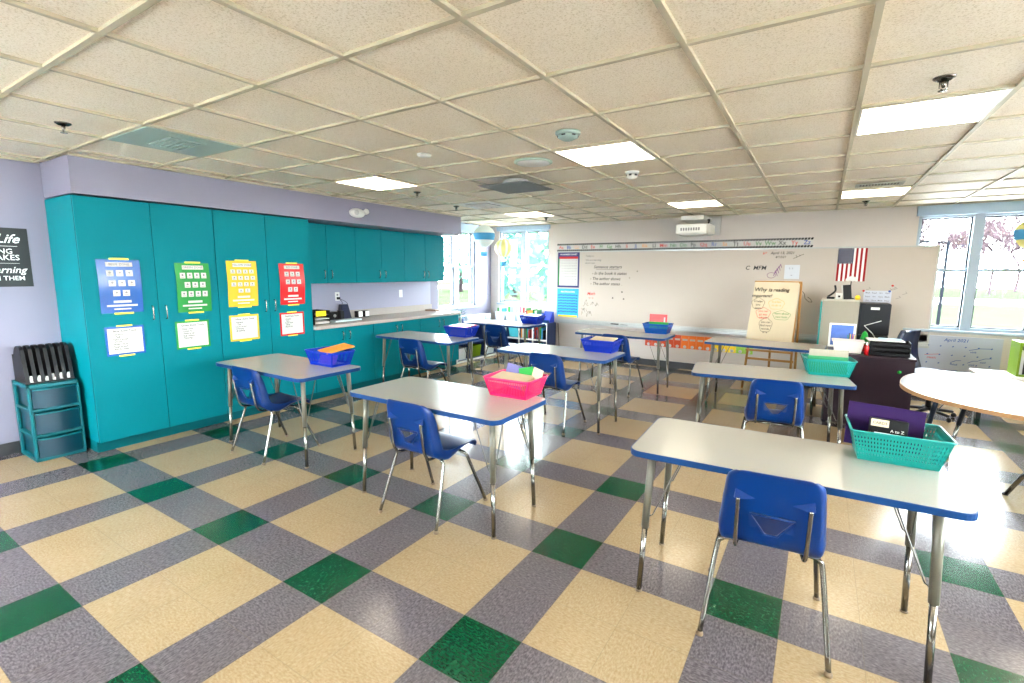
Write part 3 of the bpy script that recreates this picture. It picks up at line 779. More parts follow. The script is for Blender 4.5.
# ------------------------------------------------------------------ baskets
def basket(matl, label, loc, rz, L=.34, W=.26, hgt=.125, style='slots', tw=.82, name='storage_basket', group='plastic baskets on the desks'):
    t = thing(name, label, 'basket', loc, rz, group)
    bx, by = L / 2 * tw, W / 2 * (tw - .0); tx, ty = L / 2, W / 2
    def c(u, side, s):   # corner-interpolated point on a wall, u in 0..1, s height 0..1
        x = bx + (tx - bx) * s; y = by + (ty - by) * s; z = .004 + (hgt - .004) * s
        return {0: (-x + 2 * x * u, -y, z), 1: (x, -y + 2 * y * u, z), 2: (x - 2 * x * u, y, z), 3: (-x, y - 2 * y * u, z)}[side]
    m = M()
    def bar(side, u0, u1, s0, s1, th=.0022):
        P = [Vector(c(u0, side, s0)), Vector(c(u1, side, s0)), Vector(c(u1, side, s1)), Vector(c(u0, side, s1))]
        nn = (P[1] - P[0]).cross(P[3] - P[0]).normalized() * th
        m.add(P + [p - nn for p in P], [(0, 1, 2, 3), (7, 6, 5, 4), (0, 4, 5, 1), (1, 5, 6, 2), (2, 6, 7, 3), (3, 7, 4, 0)])
    for side in range(4):
        ln = L if side % 2 == 0 else W
        n = int(ln / {'holes': .0115, 'slots': .0135, 'solid': .018}[style])
        if style == 'holes':
            for k in range(n + 1): bar(side, max(0, k / n - .0036 / ln), min(1, k / n + .0036 / ln), 0, 1)
            for k in range(8): bar(side, 0, 1, max(0, k / 7 - .032), min(1, k / 7 + .032))
            bar(side, 0, 1, .9, 1); bar(side, 0, 1, 0, .1)
        elif style == 'slots':
            for k in range(n + 1): bar(side, max(0, k / n - .0030 / ln), min(1, k / n + .0030 / ln), 0, 1)
            bar(side, 0, 1, 0, .14); bar(side, 0, 1, .86, 1)
            bar(side, 0, .035, 0, 1); bar(side, .965, 1, 0, 1)
        elif style == 'solid':
            bar(side, 0, 1, 0, .55); bar(side, 0, 1, .84, 1)
            for k in range(n + 1): bar(side, max(0, k / n - .0055 / ln), min(1, k / n + .0055 / ln), 0, 1)
    m.box(-bx, bx, -by, by, .001, .005)
    for k in range(4): 
        m.box((-1, 1)[k % 2] * bx * .85 - .01, (-1, 1)[k % 2] * bx * .85 + .01, (-1, 1)[k // 2] * by * .8 - .01, (-1, 1)[k // 2] * by * .8 + .01, 0, .002)
    build('body', m, matl, t)
    rp = rrect(tx + .005, ty + .005, .018, 4)
    build('rim', M().tube([(x, y, hgt) for x, y in rp], .0048, 6, closed=True), matl, t)
    return t
DZ = .7378
def sheet_box(name, label, cat, mt, size, loc, rot, group=None, extra=None):
    """a folder, booklet or stack of paper: a thin box tilted by rot (x, y, z)"""
    w, h, th = size
    m = M().box(-w / 2, w / 2, -th / 2, th / 2, 0, h)
    if extra:
        for k, (x0, x1, z0, z1) in enumerate(extra): m.cur = k + 1; flat(m, x0, x1, z0, z1, -th / 2 - .0006)
    o = solo(name, m, mt, label, cat, loc, 0, group, bevel=.0008)
    o.rotation_euler = rot; return o
G = 'baskets on the desks'
# D: turquoise basket, purple folder, boxed card set
basket(TBASK, 'turquoise basket holding a purple folder, front right desk', (5.245, 1.400, DZ), R(3), .345, .27, .135, 'holes', group=G)
sheet_box('folder', 'dark purple folder standing in the turquoise basket at front right', 'folder', PURPLE, (.29, .20, .006), (5.205, 1.455, DZ + .012), (R(-12), R(3), R(2)))
b = thing('card_box', 'black boxed card set with white label leaning on the purple folder', 'box', (5.215, 1.395, DZ + .012), R(2)); b.rotation_euler = (R(-10), R(2), R(2))
build('box_body', M().box(-.07, .07, -.014, .014, 0, .155), BLACK, b, bevel=.002)
build('label_strip', M().box(-.066, .0, -.0152, -.0142, .118, .150), CREAMP, b)
l = M(); text(l, 'CARDS', -.033, .134, .017, y=-.0158); build('lettering', l, INK, b)
l = M(); text(l, 'A to Z', .032, .105, .018, y=-.0158); stroke(l, [(-.05, .09), (.05, .09)], .004, -.0158); build('white_print', l, INKW, b)
# B: pink basket with papers
basket(PINK, 'bright pink basket full of papers on the centre desk', (3.235, 1.415, DZ), R(2), .34, .27, .125, 'slots', .80, group=G)
for k, (mt, nm, sz, lc, ro, lb, ct_) in enumerate([
    (CREAMP, 'paper_stack', (.26, .19, .022), (3.235, 1.50, DZ + .102), (R(-86), R(2), R(4)), 'cream sheets of paper lying on top of the pink basket', 'paper'),
    (MAUVE, 'folder', (.20, .16, .004), (3.17, 1.512, DZ + .012), (R(-8), R(10), R(3)), 'mauve folder sticking up in the pink basket', 'folder'),
    (GREENF, 'folder', (.12, .16, .004), (3.285, 1.505, DZ + .012), (R(-6), R(-14), R(-3)), 'green folder sticking up in the pink basket', 'folder'),
    (CREAMP, 'folder', (.08, .17, .004), (3.325, 1.485, DZ + .010), (R(-4), R(14), R(-6)), 'buff card sticking up at the right of the pink basket', 'folder')]):
    if k == 0: sz = (.26, .20, .02); lc = (3.215, 1.31, DZ + .098)
    sheet_box(nm, lb, ct_, mt, sz, lc, ro)
# A: blue basket, orange and violet folders
basket(BBASK, 'blue basket with an orange folder, desk beside the tall teal cabinets', (1.335, 1.405, DZ), 0, .36, .24, .125, 'slots', .80, group=G)
sheet_box('folder', 'orange folder lying across the blue basket near the tall cabinets', 'folder', ORANGE, (.24, .24, .008), (1.36, 1.31, DZ + .122), (R(-80), R(0), R(-18)))
sheet_box('folder', 'violet folder inside the blue basket near the tall cabinets', 'folder', VIOLET, (.24, .115, .01), (1.34, 1.36, DZ + .008), (R(-25), 0, R(-5)))
# C: blue basket, red and white folders
basket(BBASK, 'blue basket with a red folder, desk beside the base cabinets', (1.10, 3.55, DZ), 0, .37, .26, .125, 'slots', .76, group=G)
sheet_box('folder', 'red folder lying on the blue basket by the base cabinets', 'folder', RED, (.29, .22, .008), (1.11, 3.45, DZ + .127), (R(-86), 0, R(-3)))
sheet_box('paper_stack', 'violet papers showing in the blue basket by the base cabinets', 'paper', MAUVE, (.25, .12, .012), (1.09, 3.49, DZ + .008), (R(-15), 0, 0))
# E
basket(BBASK, 'plain blue basket on the desk behind the pink basket desk', (3.02, 3.46, DZ), R(1), .36, .26, .125, 'solid', .80, group=G)
sheet_box('paper_stack', 'pale papers in the plain blue basket of the centre row', 'paper', CREAMP, (.25, .19, .012), (3.03, 3.38, DZ + .112), (R(-84), 0, 0))
# F
basket(BBASK2, 'teal-blue basket with upright red folder, desk close to the whiteboard', (3.07, 5.36, DZ), 0, .35, .26, .13, 'solid', .80, group=G)
sheet_box('folder', 'red folder standing upright in the basket close to the whiteboard', 'folder', [RED, PAPER], (.24, .24, .008), (3.05, 5.42, DZ + .012), (R(-4), 0, 0), extra=[(.075, .095, .08, .20)])
sheet_box('folder', 'green folder in the basket close to the whiteboard', 'folder', GREENF, (.26, .14, .006), (3.07, 5.385, DZ + .010), (R(-3), 0, 0))
# G
basket(TBASK, 'turquoise basket with grey boards, desk behind the front right one', (5.012, 3.775, .681), R(8), .37, .28, .14, 'slots', .82, group=G)
sheet_box('folder', 'grey clipboard board standing in the turquoise basket before the plum desk', 'folder', GREYM, (.30, .195, .006), (5.015, 3.85, .689), (R(-4), 0, R(8)))
sheet_box('folder', 'dark green folder in the turquoise basket before the plum desk', 'folder', mat('dark_green_card', (0, 112, 62), .4), (.30, .150, .006), (5.01, 3.74, .689), (R(-4), 0, R(8)))
# I
basket(BBASK, 'blue basket on the desk nearest the corner windows', (1.06, 5.42, DZ), 0, .34, .25, .125, 'solid', .76, group=G)
sheet_box('paper_stack', 'white paper in the blue basket nearest the corner windows', 'paper', PAPER, (.25, .18, .012), (1.06, 5.34, DZ + .118), (R(-84), 0, 0))

# ------------------------------------------------------------------ kidney table
KP = [(5.478, 3.33), (5.508, 3.58), (5.575, 3.80), (5.67, 3.97), (5.79, 4.11), (5.92, 4.18), (6.05, 4.165), (6.18, 4.08), (6.31, 3.96), (6.46, 3.83), (6.65, 3.74), (6.88, 3.70),
      (7.08, 3.60), (7.20, 3.40), (7.20, 3.12), (7.06, 2.84), (6.82, 2.64), (6.52, 2.54), (6.22, 2.56), (5.98, 2.64), (5.76, 2.77), (5.60, 2.93), (5.51, 3.11)]
kc = (6.2, 3.3)
pp = [Vector((x - kc[0], y - kc[1], 0)) for x, y in KP]
pl = [pp[-1]] + pp + [pp[0], pp[1]]
sm = bez(pl, 3); sm = sm[3:3 + 3 * len(KP)]
poly = [(p.x, p.y) for p in sm]
ins = [(p.x * .994, p.y * .992) for p in sm]
kt = thing('kidney_table', 'pale kidney-shaped table with oak edge at the right of the photo', 'table', (kc[0], kc[1], 0))
build('tabletop', M().prism(ins, .713, .737), KLAM, kt)
build('edge_band', M().ring(poly, ins, .708, .7365), EDGEW, kt, bevel=.002)
for (tx, ty, fx, fy) in ((-.42, .40, -.50, .50), (-.19, .62, -.26, .79), (.17, -.18, -.057, .076), (.72, .10, .80, .15), (-.30, -.35, -.37, -.42)):
    if (tx, ty) == (-.30, -.35): continue
    T0 = Vector((tx, ty, .71)); F0 = Vector((fx, fy, 0)); d = F0 - T0
    lg = build('leg', M().tube([T0, T0 + d * .55], .018, 12), mat('dark_leg_paint', (40, 52, 70), .3, metal=.5), kt)
    build('leg_insert', M().tube([T0 + d * .54, T0 + d * .985], .0135, 12), CHROME, lg)
    build('glide', M().lathe([(.010, 0), (.018, .003), (.018, .012), (.010, .02)], 12, c=(fx, fy, 0)), BLACK, lg)
    build('brace', M().tube([T0 + d * .4, T0 + Vector((.12, -.02, 0))], .004, 6), ROD, lg)

# ------------------------------------------------------------------ front wall: whiteboard and what hangs on it
wb = thing('whiteboard', 'very wide whiteboard with marker writing across the front wall', 'whiteboard', (.775, YF - .001, .70))
BW, BH = 5.34, 1.205
build('writing_surface', M().box(0, BW, -.012, 0, 0, BH), BOARD, wb)
f = M(); f.box(0, BW, -.018, 0, BH, BH + .02); f.box(-.02, 0, -.018, 0, -.02, BH + .02); f.box(BW, BW + .02, -.018, 0, -.02, BH + .02); f.box(0, BW, -.018, 0, -.02, 0)
build('frame', f, ALU, wb, bevel=.002)
build('marker_tray', M().box(-.02, BW + .02, -.075, -.018, -.075, -.055).box(-.02, BW + .02, -.022, -.001, -.075, -.02).box(-.02, BW + .02, -.08, -.075, -.075, -.04), ALU, wb, bevel=.002)
yk = -.0135
l = M()
text(l, 'Sentence starters', .97, .945, .072, y=yk, shear=.25)
stroke(l, [(.76, .905), (1.18, .905)], .005, yk)
text(l, '- In the book it states', 1.00, .835, .072, y=yk, shear=.25); text(l, '- The author shows', .93, .742, .070, y=yk, shear=.25); text(l, '- The author states', .93, .655, .070, y=yk, shear=.25)
text(l, '"', 1.50, .855, .07, y=yk); text(l, '"', 1.37, .745, .06, y=yk); text(l, '.', 1.24, .655, .07, y=yk)
text(l, 'C  MFM', 3.285, .935, .085, y=yk, shear=.2)
text(l, 'April 13, 2021', 3.62, 1.150, .052, y=yk, shear=.25); text(l, '4/13/21', 3.60, 1.092, .045, y=yk, shear=.3)
for (x, z) in ((1.248, .522), (1.085, .414), (1.282, .403)): l.box(x - .012, x + .012, yk - .004, yk, z - .01, z + .01)
rnd = random.Random(5)
for k in range(16):
    x = .50 + rnd.uniform(0, .28); z = .08 + rnd.uniform(0, .28) * (1 - abs(x - .64) * 2)
    stroke(l, [(x, z), (x + rnd.uniform(.0, .05), z + rnd.uniform(-.07, .07)), (x + rnd.uniform(.02, .07), z + rnd.uniform(-.05, .05))], .004, yk)
stroke(l, [(3.91, .61), (3.94, .57), (3.95, .51), (4.00, .46), (4.04, .46), (4.02, .50), (3.98, .53)], .006, yk)
for k in range(3): stroke(l, [(3.76 + .04 * k, 1.07 + .02 * k), (3.81 + .04 * k, 1.09 + .02 * k), (3.79 + .04 * k, 1.12)], .005, yk)
build('black_writing', l, INK, wb)
l = M()
text(l, 'Today is', .63, 1.137, .045, y=yk, shear=.2); text(l, 'We are learning', .70, 1.066, .045, y=yk, shear=.2); text(l, 'about maps', .64, 1.015, .04, y=yk, shear=.2)
for k in range(10):
    x = 4.62 + rnd.uniform(0, .42); z = .52 + rnd.uniform(0, .14); stroke(l, [(x, z), (x + .05, z + .02), (x + .03, z + .04)], .004, yk)
build('grey_writing', l, INKG, wb)
l = M()
text(l, 'Math', .68, .475, .075, y=yk, shear=.2); text(l, '6 + 6', .68, .40, .04, y=yk)
text(l, 'A+', 3.395, 1.150, .05, y=yk, rot=-.3)
build('red_writing', l, INKR, wb)
l = M()
for k in range(4): stroke(l, [(3.53 + .02 * k, .82 + .04 * k), (3.55 + .02 * k, .90 + .03 * k), (3.58 + .015 * k, .82 + .04 * k)], .008, yk)
pts = [(3.50 + .055 * math.cos(a), .83 + .04 * math.sin(a)) for a in [2 * PI * q / 14 for q in range(15)]]; stroke(l, pts, .006, yk)
build('purple_doodle', l, INKP, wb)
for (x, z, n) in ((1.20, -.052, 'black'), ):
    solo('marker', M().lathe([(.009, 0), (.009, .11), (.006, .12), (.006, .13)], 10, xf=Matrix.Rotation(PI / 2, 4, 'Y')), BLACK, 'black marker lying in the whiteboard tray', 'marker', (2.03, YF - .05, .656))
solo('board_eraser', M().box(0, .13, -.025, .025, 0, .03), BLACK, 'black eraser lying in the whiteboard tray', 'eraser', (1.86, YF - .05, .6465), bevel=.004)

def hang(name, label, cat, x, z, w, h, mt, th=.0015, y=None, group=None):
    t = thing(name, label, cat, (x, (YF - .0145) if y is None else y, z), 0, group)
    build('sheet', M().box(0, w, -th, 0, 0, h), mt, t); return t
# hundreds chart
NAVY = mat('navy_print', (34, 36, 96), .4)
t = hang('number_chart', 'white number chart with navy and red border at the whiteboard left end', 'poster', .785, 1.275, .43, .63, NAVY)
grid_ = M(); grid_.box(.03, .40, -.003, -.0016, .035, .545)
l = M(); l.box(.03, .40, -.004, -.0031, .515, .555); build('red_band', l, RED, t)
l = M(); l.box(.012, .032, -.004, -.0016, .035, .52); build('green_band', l, GREENF, t)
l = M(); text(l, 'HUNDREDS CHART', .215, .592, .038, y=-.0035); build('title', l, INKW, t)
l = M()
for r in range(10):
    for c in range(10): text(l, str(r * 10 + c + 1), .06 + c * .034, .485 - r * .048, .022, y=-.0036)
grid_.merge(l, 1); build('chart_grid', grid_, [PAPER, INKG], t)
# blue calendar chart
SKY = mat('sky_blue_print', (36, 150, 200), .4)
t = hang('calendar_chart', 'bright blue pocket chart with yellow foot under the number chart', 'poster', .785, .735, .43, .52, SKY)
l = M(); 
for r in range(7):
    for c in range(9): l.box(.022 + c * .044, .054 + c * .044, -.003, -.0016, .085 + r * .05 + .008 * (c % 2), .108 + r * .05 + .008 * (c % 2))
pk = build('pocket_grid', M().box(.018, .412, -.0022, -.0016, .082, .44).merge(l, 1), [SKY, mat('deep_blue_cards', (14, 52, 104), .5)], t)
build('yellow_foot', M().box(.02, .41, -.003, -.0016, .004, .035), YELL, t)
l = M(); text(l, 'MULTIPLICATION', .215, .46, .035, y=-.0035); build('title', l, INKW, t)
# alphabet strip
st = thing('alphabet_strip', 'long alphabet strip with black striped borders above the whiteboard', 'alphabet strip', (.765, YF - .001, 1.925))
SW = 4.0; SH = .135
stp = M().box(0, SW, -.022, -.019, 0, SH)
l = M()
for k in range(104):
    x = k * SW / 104
    for z in (.0, SH - .030):
        l.add([(x, -.0228, z), (x + .030, -.0228, z), (x + .040, -.0228, z + .030), (x + .012, -.0228, z + .030)], [(0, 1, 2, 3)])
build('strip', stp.merge(l, 1), [PAPER, BLACK], st)
cols = [INKR, INKB, INKO, INK, INKR, INKGR, INKGR, INK]
per = {}
for k in range(26):
    per.setdefault(cols[k % 8].name, (cols[k % 8], M()))
    text(per[cols[k % 8].name][1], chr(65 + k) + chr(97 + k), .085 + k * (SW - .16) / 25, .067, .082, y=-.0235)
for nm, (mt, mm) in per.items(): build('letters', mm, mt, st)
# flag hung with its stripes vertical
fx, fz, fw, fh = 5.068, 1.460, .326, .443
fl = thing('flag', 'American flag with vertical stripes hanging on the whiteboard', 'flag', (fx, YF - .015, fz))
m = M(); n = 13
for k in range(13):
    m.cur = 0 if k % 2 == 0 else 1
    m.box(fw * k / 13, fw * (k + 1) / 13, -.0015 - .002 * (k % 2), 0, 0, fh)
build('stripes', m, [FRED, FWHITE], fl)
build('canton', M().box(0, fw * 7 / 13 + .001, -.0045, -.0036, fh * .535, fh), FBLUE, fl)
l = M()
for r in range(9):
    for c in range(6 if r % 2 == 0 else 5):
        cx = (c + (.5 if r % 2 == 0 else 1)) * fw * (7 / 13) / 6; cz = fh * .535 + (r + .5) * fh * .465 / 9
        pts = [(cx + (.0085 if q % 2 == 0 else .0035) * math.sin(PI * q / 5), -.0052, cz + (.0085 if q % 2 == 0 else .0035) * math.cos(PI * q / 5)) for q in range(10)]
        l.add(pts, [tuple(range(10))])
build('stars', l, FWHITE, fl)
# papers on the board
t = hang('worksheet', 'pale worksheet taped to the whiteboard above the easel', 'paper', 4.44, 1.48, .19, .20, mat('pale_sheet', (196, 198, 204), .6))
l = M(); text(l, '2 : 3', .08, .15, .03, y=-.003); text(l, '14', .09, .05, .025, y=-.003); build('print', l, INKG, t)
t = hang('schedule_sheet', 'white schedule sheet with small entries below the flag', 'paper', 5.40, 1.13, .30, .21, mat('cool_sheet', (190, 194, 208), .6))
l = M()
for r in range(4):
    for c in range(4): text(l, ('Math', 'Read', 'Art', 'Gym')[(r + c) % 4], .045 + c * .07, .18 - r * .05, .026, y=-.003)
build('print', l, INKG, t)
for k, (x, z, mt, nm) in enumerate(((5.395, 1.335, INKR, 'left'), (5.675, 1.335, INKB, 'right'), (5.70, 1.41, INKR, 'topmost'))):
    solo('magnet', M().lathe([(.014, 0), (.014, .006), (.010, .009)], 12, xf=Matrix.Rotation(PI / 2, 4, 'X')), mt, ('dark red', 'dark blue', 'red')[k] + ' round magnet, %s of three near the schedule sheet' % nm, 'magnet', (x, YF - .017, z))
# strip of orange pictures under the board
ps = thing('picture_strip', 'strip of orange and yellow picture cards under the whiteboard', 'poster strip', (2.46, YF - .001, .335))
cw = .118; cs = [mat('deep_orange_card', (196, 66, 22), .5), mat('orange_card', (226, 110, 24), .5), YELL, mat('lime_card', (150, 200, 70), .5)]
for k in range(14):
    c = cs[0] if k < 5 else cs[1] if k < 9 else cs[2] if k < 12 else cs[3]
    build('card', M().box(k * cw, (k + .98) * cw, -.003, 0, 0, .215), c, ps)
l = M()
for k in range(14):
    l.ball((k * cw + .06, -.004, .03), .026, 6, (1, .05, 1)); l.box(k * cw + .02, k * cw + .10, -.0045, -.0031, .13, .16)
build('white_motifs', l, PAPER, ps)

# ultra short throw projector
pj = thing('projector', 'white short-throw projector mounted on the wall above the whiteboard', 'projector', (3.35, YF - .001, 2.08))
build('wall_plate', M().box(-.01, .19, -.03, 0, .05, .33), mat('light_grey_plastic', (190, 190, 188), .4), pj, bevel=.004)
build('mount_arm', M().box(-.26, .06, -.62, -.03, .235, .30), WHITE, pj, bevel=.006)
build('projector_body', M().prism([(-.31, -.70), (.12, -.70), (.16, -.64), (.16, -.30), (-.31, -.30)], .04, .17), WHITE, pj, bevel=.012)
build('underside_trim', M().box(-.28, .12, -.68, -.32, .02, .041), mat('light_grey_plastic', (190, 190, 188), .4), pj, bevel=.008)
l = M(); 
for k in range(8): l.box(-.24 + k * .035, -.22 + k * .035, -.7035, -.700, .08, .12)
build('front_grille', l, INKG, pj)
build('cable', M().tube(bez([(.06, -.35, .25), (.10, -.45, .24), (.08, -.42, .17)], 5), .012, 8), BLACK, pj)

# ------------------------------------------------------------------ easel with chart paper
ez = thing('easel', 'wooden easel holding a cream chart pad with marker bubbles', 'easel', (4.40, 6.12, 0))
def post(a, b, w=.018): 
    return M().tube([a, b], w, 4)
zt = 1.44
for nm, a, b in (('leg', (-.30, -.20, 0), (-.215, -.07, zt)), ('leg', (.26, -.20, 0), (.245, -.07, zt)), ('leg', (.30, .22, 0), (.285, .0, zt)), ('leg', (-.02, .20, 0), (-.02, .0, 1.3))):
    build(nm, post(a, b, .020), WOOD, ez)
build('top_bar', M().box(-.25, .30, -.10, -.06, zt - .01, zt + .018), WOOD, ez, bevel=.003)
build('paper_ledge', M().box(-.29, .27, -.20, -.14, .52, .545), WOOD, ez, bevel=.003)
build('cross_brace', M().box(-.28, .28, -.175, -.155, .40, .43), WOOD, ez)
base = Matrix.Translation((0, -.105, zt + .004)) @ Matrix.Rotation(R(-7.5), 4, 'X')
pad = M(); n = 12; vs = []
for j in range(n + 1):
    s = j / n; z = -.86 * s; yy = -.006 * math.sin(s * PI * 3) * s - .004
    for q, x in enumerate((-.245 - .055 * s, -.10, .08, .262 - .035 * s)): vs.append(Vector((x, yy + (.004 if q in (1, 2) else 0) * math.sin(s * 9), z)))
fs = [(4 * j + q, 4 * j + q + 1, 4 * j + q + 5, 4 * j + q + 4) for j in range(n) for q in range(3)]
pad.add(vs, [f[::-1] for f in fs], True, base)
vs2 = [v + Vector((.012, .016, .0)) for v in vs]; pad.add(vs2, fs, True, base)
pad.box(-.245, .262, .0, .012, -.03, .0, base)
pd = build('chart_pad', pad, CREAMP, ez)
def ey(z): return -.0125
l = M(); text(l, 'Why is', -.14, -.105, .075, y=-.014, shear=.2, base=base); text(l, 'reading', .07, -.105, .062, y=-.014, shear=.2, base=base); text(l, 'important?', -.15, -.185, .055, y=-.014, shear=.2, base=base)
def bubble(m, cx, cz, rx, rz, words):
    pts = [(cx + rx * math.cos(a) * (1 + .08 * math.sin(5 * a)), cz + rz * math.sin(a) * (1 + .08 * math.sin(5 * a))) for a in [2 * PI * q / 24 for q in range(25)]]
    stroke(m, pts, .004, -.014, base)
    for k, s in enumerate(words): text(m, s, cx, cz + rz * .4 - k * .045, .036, y=-.014, base=base)
bubble(l, -.185, -.29, .075, .075, ['it helps', 'you', 'learn']); bubble(l, -.075, -.57, .075, .095, ['you can', 'find new', 'words', 'in it'])
build('black_writing', l, INK, pd)
l = M(); bubble(l, .03, -.29, .09, .07, ['it is fun', 'to do it']); build('orange_writing', l, INKO, pd)
l = M(); bubble(l, -.115, -.415, .085, .07, ['you can', 'go any', 'where']); build('red_writing', l, INKR, pd)
l = M(); bubble(l, .10, -.435, .10, .06, ['learn about', 'new facts']); build('green_writing', l, INKGR, pd)

# ------------------------------------------------------------------ teacher's corner
td = thing('teacher_desk', 'dark plum teacher desk with solid front panel', 'desk', (5.39, 5.05, 0))
build('front_panel', M().box(-.355, .355, -.315, -.295, .012, .715), PLUM, td, bevel=.002)
build('side_panel', M().box(-.355, -.335, -.295, .30, .012, .715), PLUM, td); build('side_panel', M().box(.335, .355, -.295, .30, .012, .715), PLUM, td)
build('desktop', M().box(-.362, .362, -.325, .315, .715, .74), PLUM, td, bevel=.003)
build('green_sticker', M().lathe([(.017, 0), (.017, .001)], 16, xf=Matrix.Translation((.24, -.3155, .60)) @ Matrix.Rotation(PI / 2, 4, 'X')), GREENF, td)
for x in (-.345, .345): build('foot', M().box(x - .02, x + .02, -.29, .29, 0, .012), BLACK, td)
TZ = .7405
for k in range(3):
    t = thing('paper_tray', 'black paper tray on the plum desk, %s of the stack' % ('bottom', 'middle', 'top')[k], 'paper tray', (5.545, 4.93, TZ + k * .048), R(-2), 'black paper trays on the plum desk')
    m = M(); m.box(-.165, .165, -.12, .12, 0, .005); m.box(-.165, -.158, -.12, .12, .005, .046); m.box(.158, .165, -.12, .12, .005, .046); m.box(-.165, .165, .113, .12, .005, .046); m.box(-.165, .165, -.12, -.114, .005, .034)
    build('tray_body', m, BLACK, t, bevel=.002)
sheet_box('paper_stack', 'loose white papers lying on the black tray stack', 'paper', PAPER, (.30, .20, .012), (5.51, 4.83, TZ + .150), (R(-90), 0, R(3)))
sheet_box('booklet', 'pale blue booklet lying on the papers of the black tray stack', 'booklet', mat('pale_blue_card', (150, 190, 220), .5), (.19, .15, .006), (5.54, 4.86, TZ + .160), (R(-90), 0, R(-4)))
# white basket with supplies
basket(WBASK, 'white basket with supplies on the plum desk', (5.195, 4.92, TZ), 0, .27, .22, .12, 'holes', .86, name='supply_basket', group='supply basket')
fr_ = thing('picture_board', 'tilted blue picture board in white frame behind the white basket', 'picture', (5.15, 5.27, TZ), 0); fr_.rotation_euler = (R(-14), 0, 0)
build('frame', M().box(-.125, .125, -.008, .008, 0, .27), WHITE, fr_, bevel=.002)
build('picture', M().box(-.105, .105, -.0095, -.0085, .02, .25), mat('blue_picture', (60, 96, 170), .4, var=.4, vscale=14), fr_)
t = thing('pencil_cup', 'white cup with pencils standing in front of the picture board', 'cup', (5.23, 5.12, TZ), 0)
build('cup', M().lathe([(.036, 0), (.04, .11), (.037, .11), (.034, .006)], 18), WHITE, t)
for k in range(6): build('pencil', M().tube([(.012 * math.cos(k), .012 * math.sin(k), .01), (.034 * math.cos(k * 1.1), .03 * math.sin(k * 1.1), .16 + .01 * (k % 3))], .0035, 6), (YELL, INKR, BLACK, GREENF, YELL, INKB)[k], t)
t = thing('plush_tree', 'green cone ornament with red base on the plum desk', 'ornament', (5.345, 5.10, TZ), 0)
build('red_base', M().lathe([(.05, 0), (.052, .07), (.045, .075)], 16), RED, t)
build('green_cone', M().lathe([(.038, .07), (.046, .10), (.03, .16), (.024, .19), (.004, .215)], 16), GREENF, t)
t = thing('glue_bottle', 'red and white glue bottle beside the black trays', 'bottle', (5.352, 4.79, TZ), 0)
build('bottle_body', M().lathe([(.02, 0), (.021, .08), (.012, .10)], 14), RED, t); build('cap', M().lathe([(.009, .10), (.006, .13)], 10), WHITE, t)
# grey metal cabinet, black appliance behind the desk
t = thing('metal_cabinet', 'grey metal cabinet with turquoise side below the flag', 'cabinet', (5.145, 6.48, 0), 0)
build('cabinet_body', M().box(-.205, .195, -.20, .26, 0, 1.21), GREYM, t, bevel=.004); build('turquoise_side', M().box(-.225, -.206, -.21, .26, 0, 1.20), TBASK, t)
build('top_lip', M().box(-.21, .20, -.21, .265, 1.21, 1.23), mat('light_metal', (176, 168, 150), .4), t)
t = thing('black_fridge', 'black mini fridge with small white badge right of the grey cabinet', 'fridge', (5.50, 6.48, 0), 0)
build('fridge_body', M().box(-.15, .165, -.14, .25, .02, 1.19), FRIDGE, t, bevel=.006); build('fridge_door', M().box(-.15, .165, -.18, -.145, .80, 1.185), FRIDGE, t, bevel=.006)
build('fridge_lower_door', M().box(-.15, .165, -.18, -.145, .03, .79), FRIDGE, t, bevel=.006)
build('badge', M().box(-.04, .05, -.1825, -.1805, 1.115, 1.145), INKW, t)
l = M(); stroke(l, [(.08, .98), (-.09, .91), (.0, .82), (.05, .74)], .008, -.182); build('white_wire', l, INKW, t)
for x in (-.12, .13): build('foot', M().box(x - .02, x + .02, -.12, .22, 0, .02), BLACK, t)
ZC = 1.231
t = thing('tablet_stand', 'dark tablet standing on the grey metal cabinet', 'tablet', (5.21, 6.38, ZC)); t.rotation_euler = (R(-10), R(-5), R(8))
build('screen', M().box(-.045, .045, -.006, .006, 0, .19), BLACK, t, bevel=.003); build('case_edge', M().box(-.058, -.046, -.004, .010, 0, .185), PAPER, t)
t = thing('desk_lamp', 'small lamp with white dome shade on the grey metal cabinet', 'lamp', (5.235, 6.52, ZC))
build('lamp_base', M().lathe([(.05, 0), (.05, .012), (.012, .018), (.008, .02)], 16), BLACK, t); build('pole', M().tube([(0, 0, .02), (0, 0, .27)], .006, 8), BLACK, t)
build('lamp_shade', M().lathe([(.065, .235), (.062, .262), (.045, .285), (.012, .297)], 20), WHITE, t)
t = thing('desk_phone', 'black handset leaning on the grey metal cabinet top', 'phone', (5.04, 6.40, ZC))
build('phone_base', M().box(-.06, .03, -.04, .05, 0, .03), BLACK, t, bevel=.006); build('handset', M().tube(bez([(-.05, 0, .03), (-.01, 0, .06), (.03, 0, .11), (.02, 0, .18)], 4), [.012] * 13, 8), BLACK, t)
t = thing('white_cup', 'white cup with dark emblem on the grey metal cabinet', 'cup', (5.115, 6.36, ZC))
build('cup', M().lathe([(.032, 0), (.036, .08), (.033, .08), (.03, .006)], 18), WHITE, t); build('emblem', M().box(-.012, .012, -.038, -.0345, .025, .05), BLACK, t)
solo('yellow_figure', M().lathe([(.022, 0), (.030, .02), (.026, .045), (.010, .06)], 14), YELL, 'small yellow toy at the right edge of the grey metal cabinet', 'toy', (5.315, 6.36, ZC))
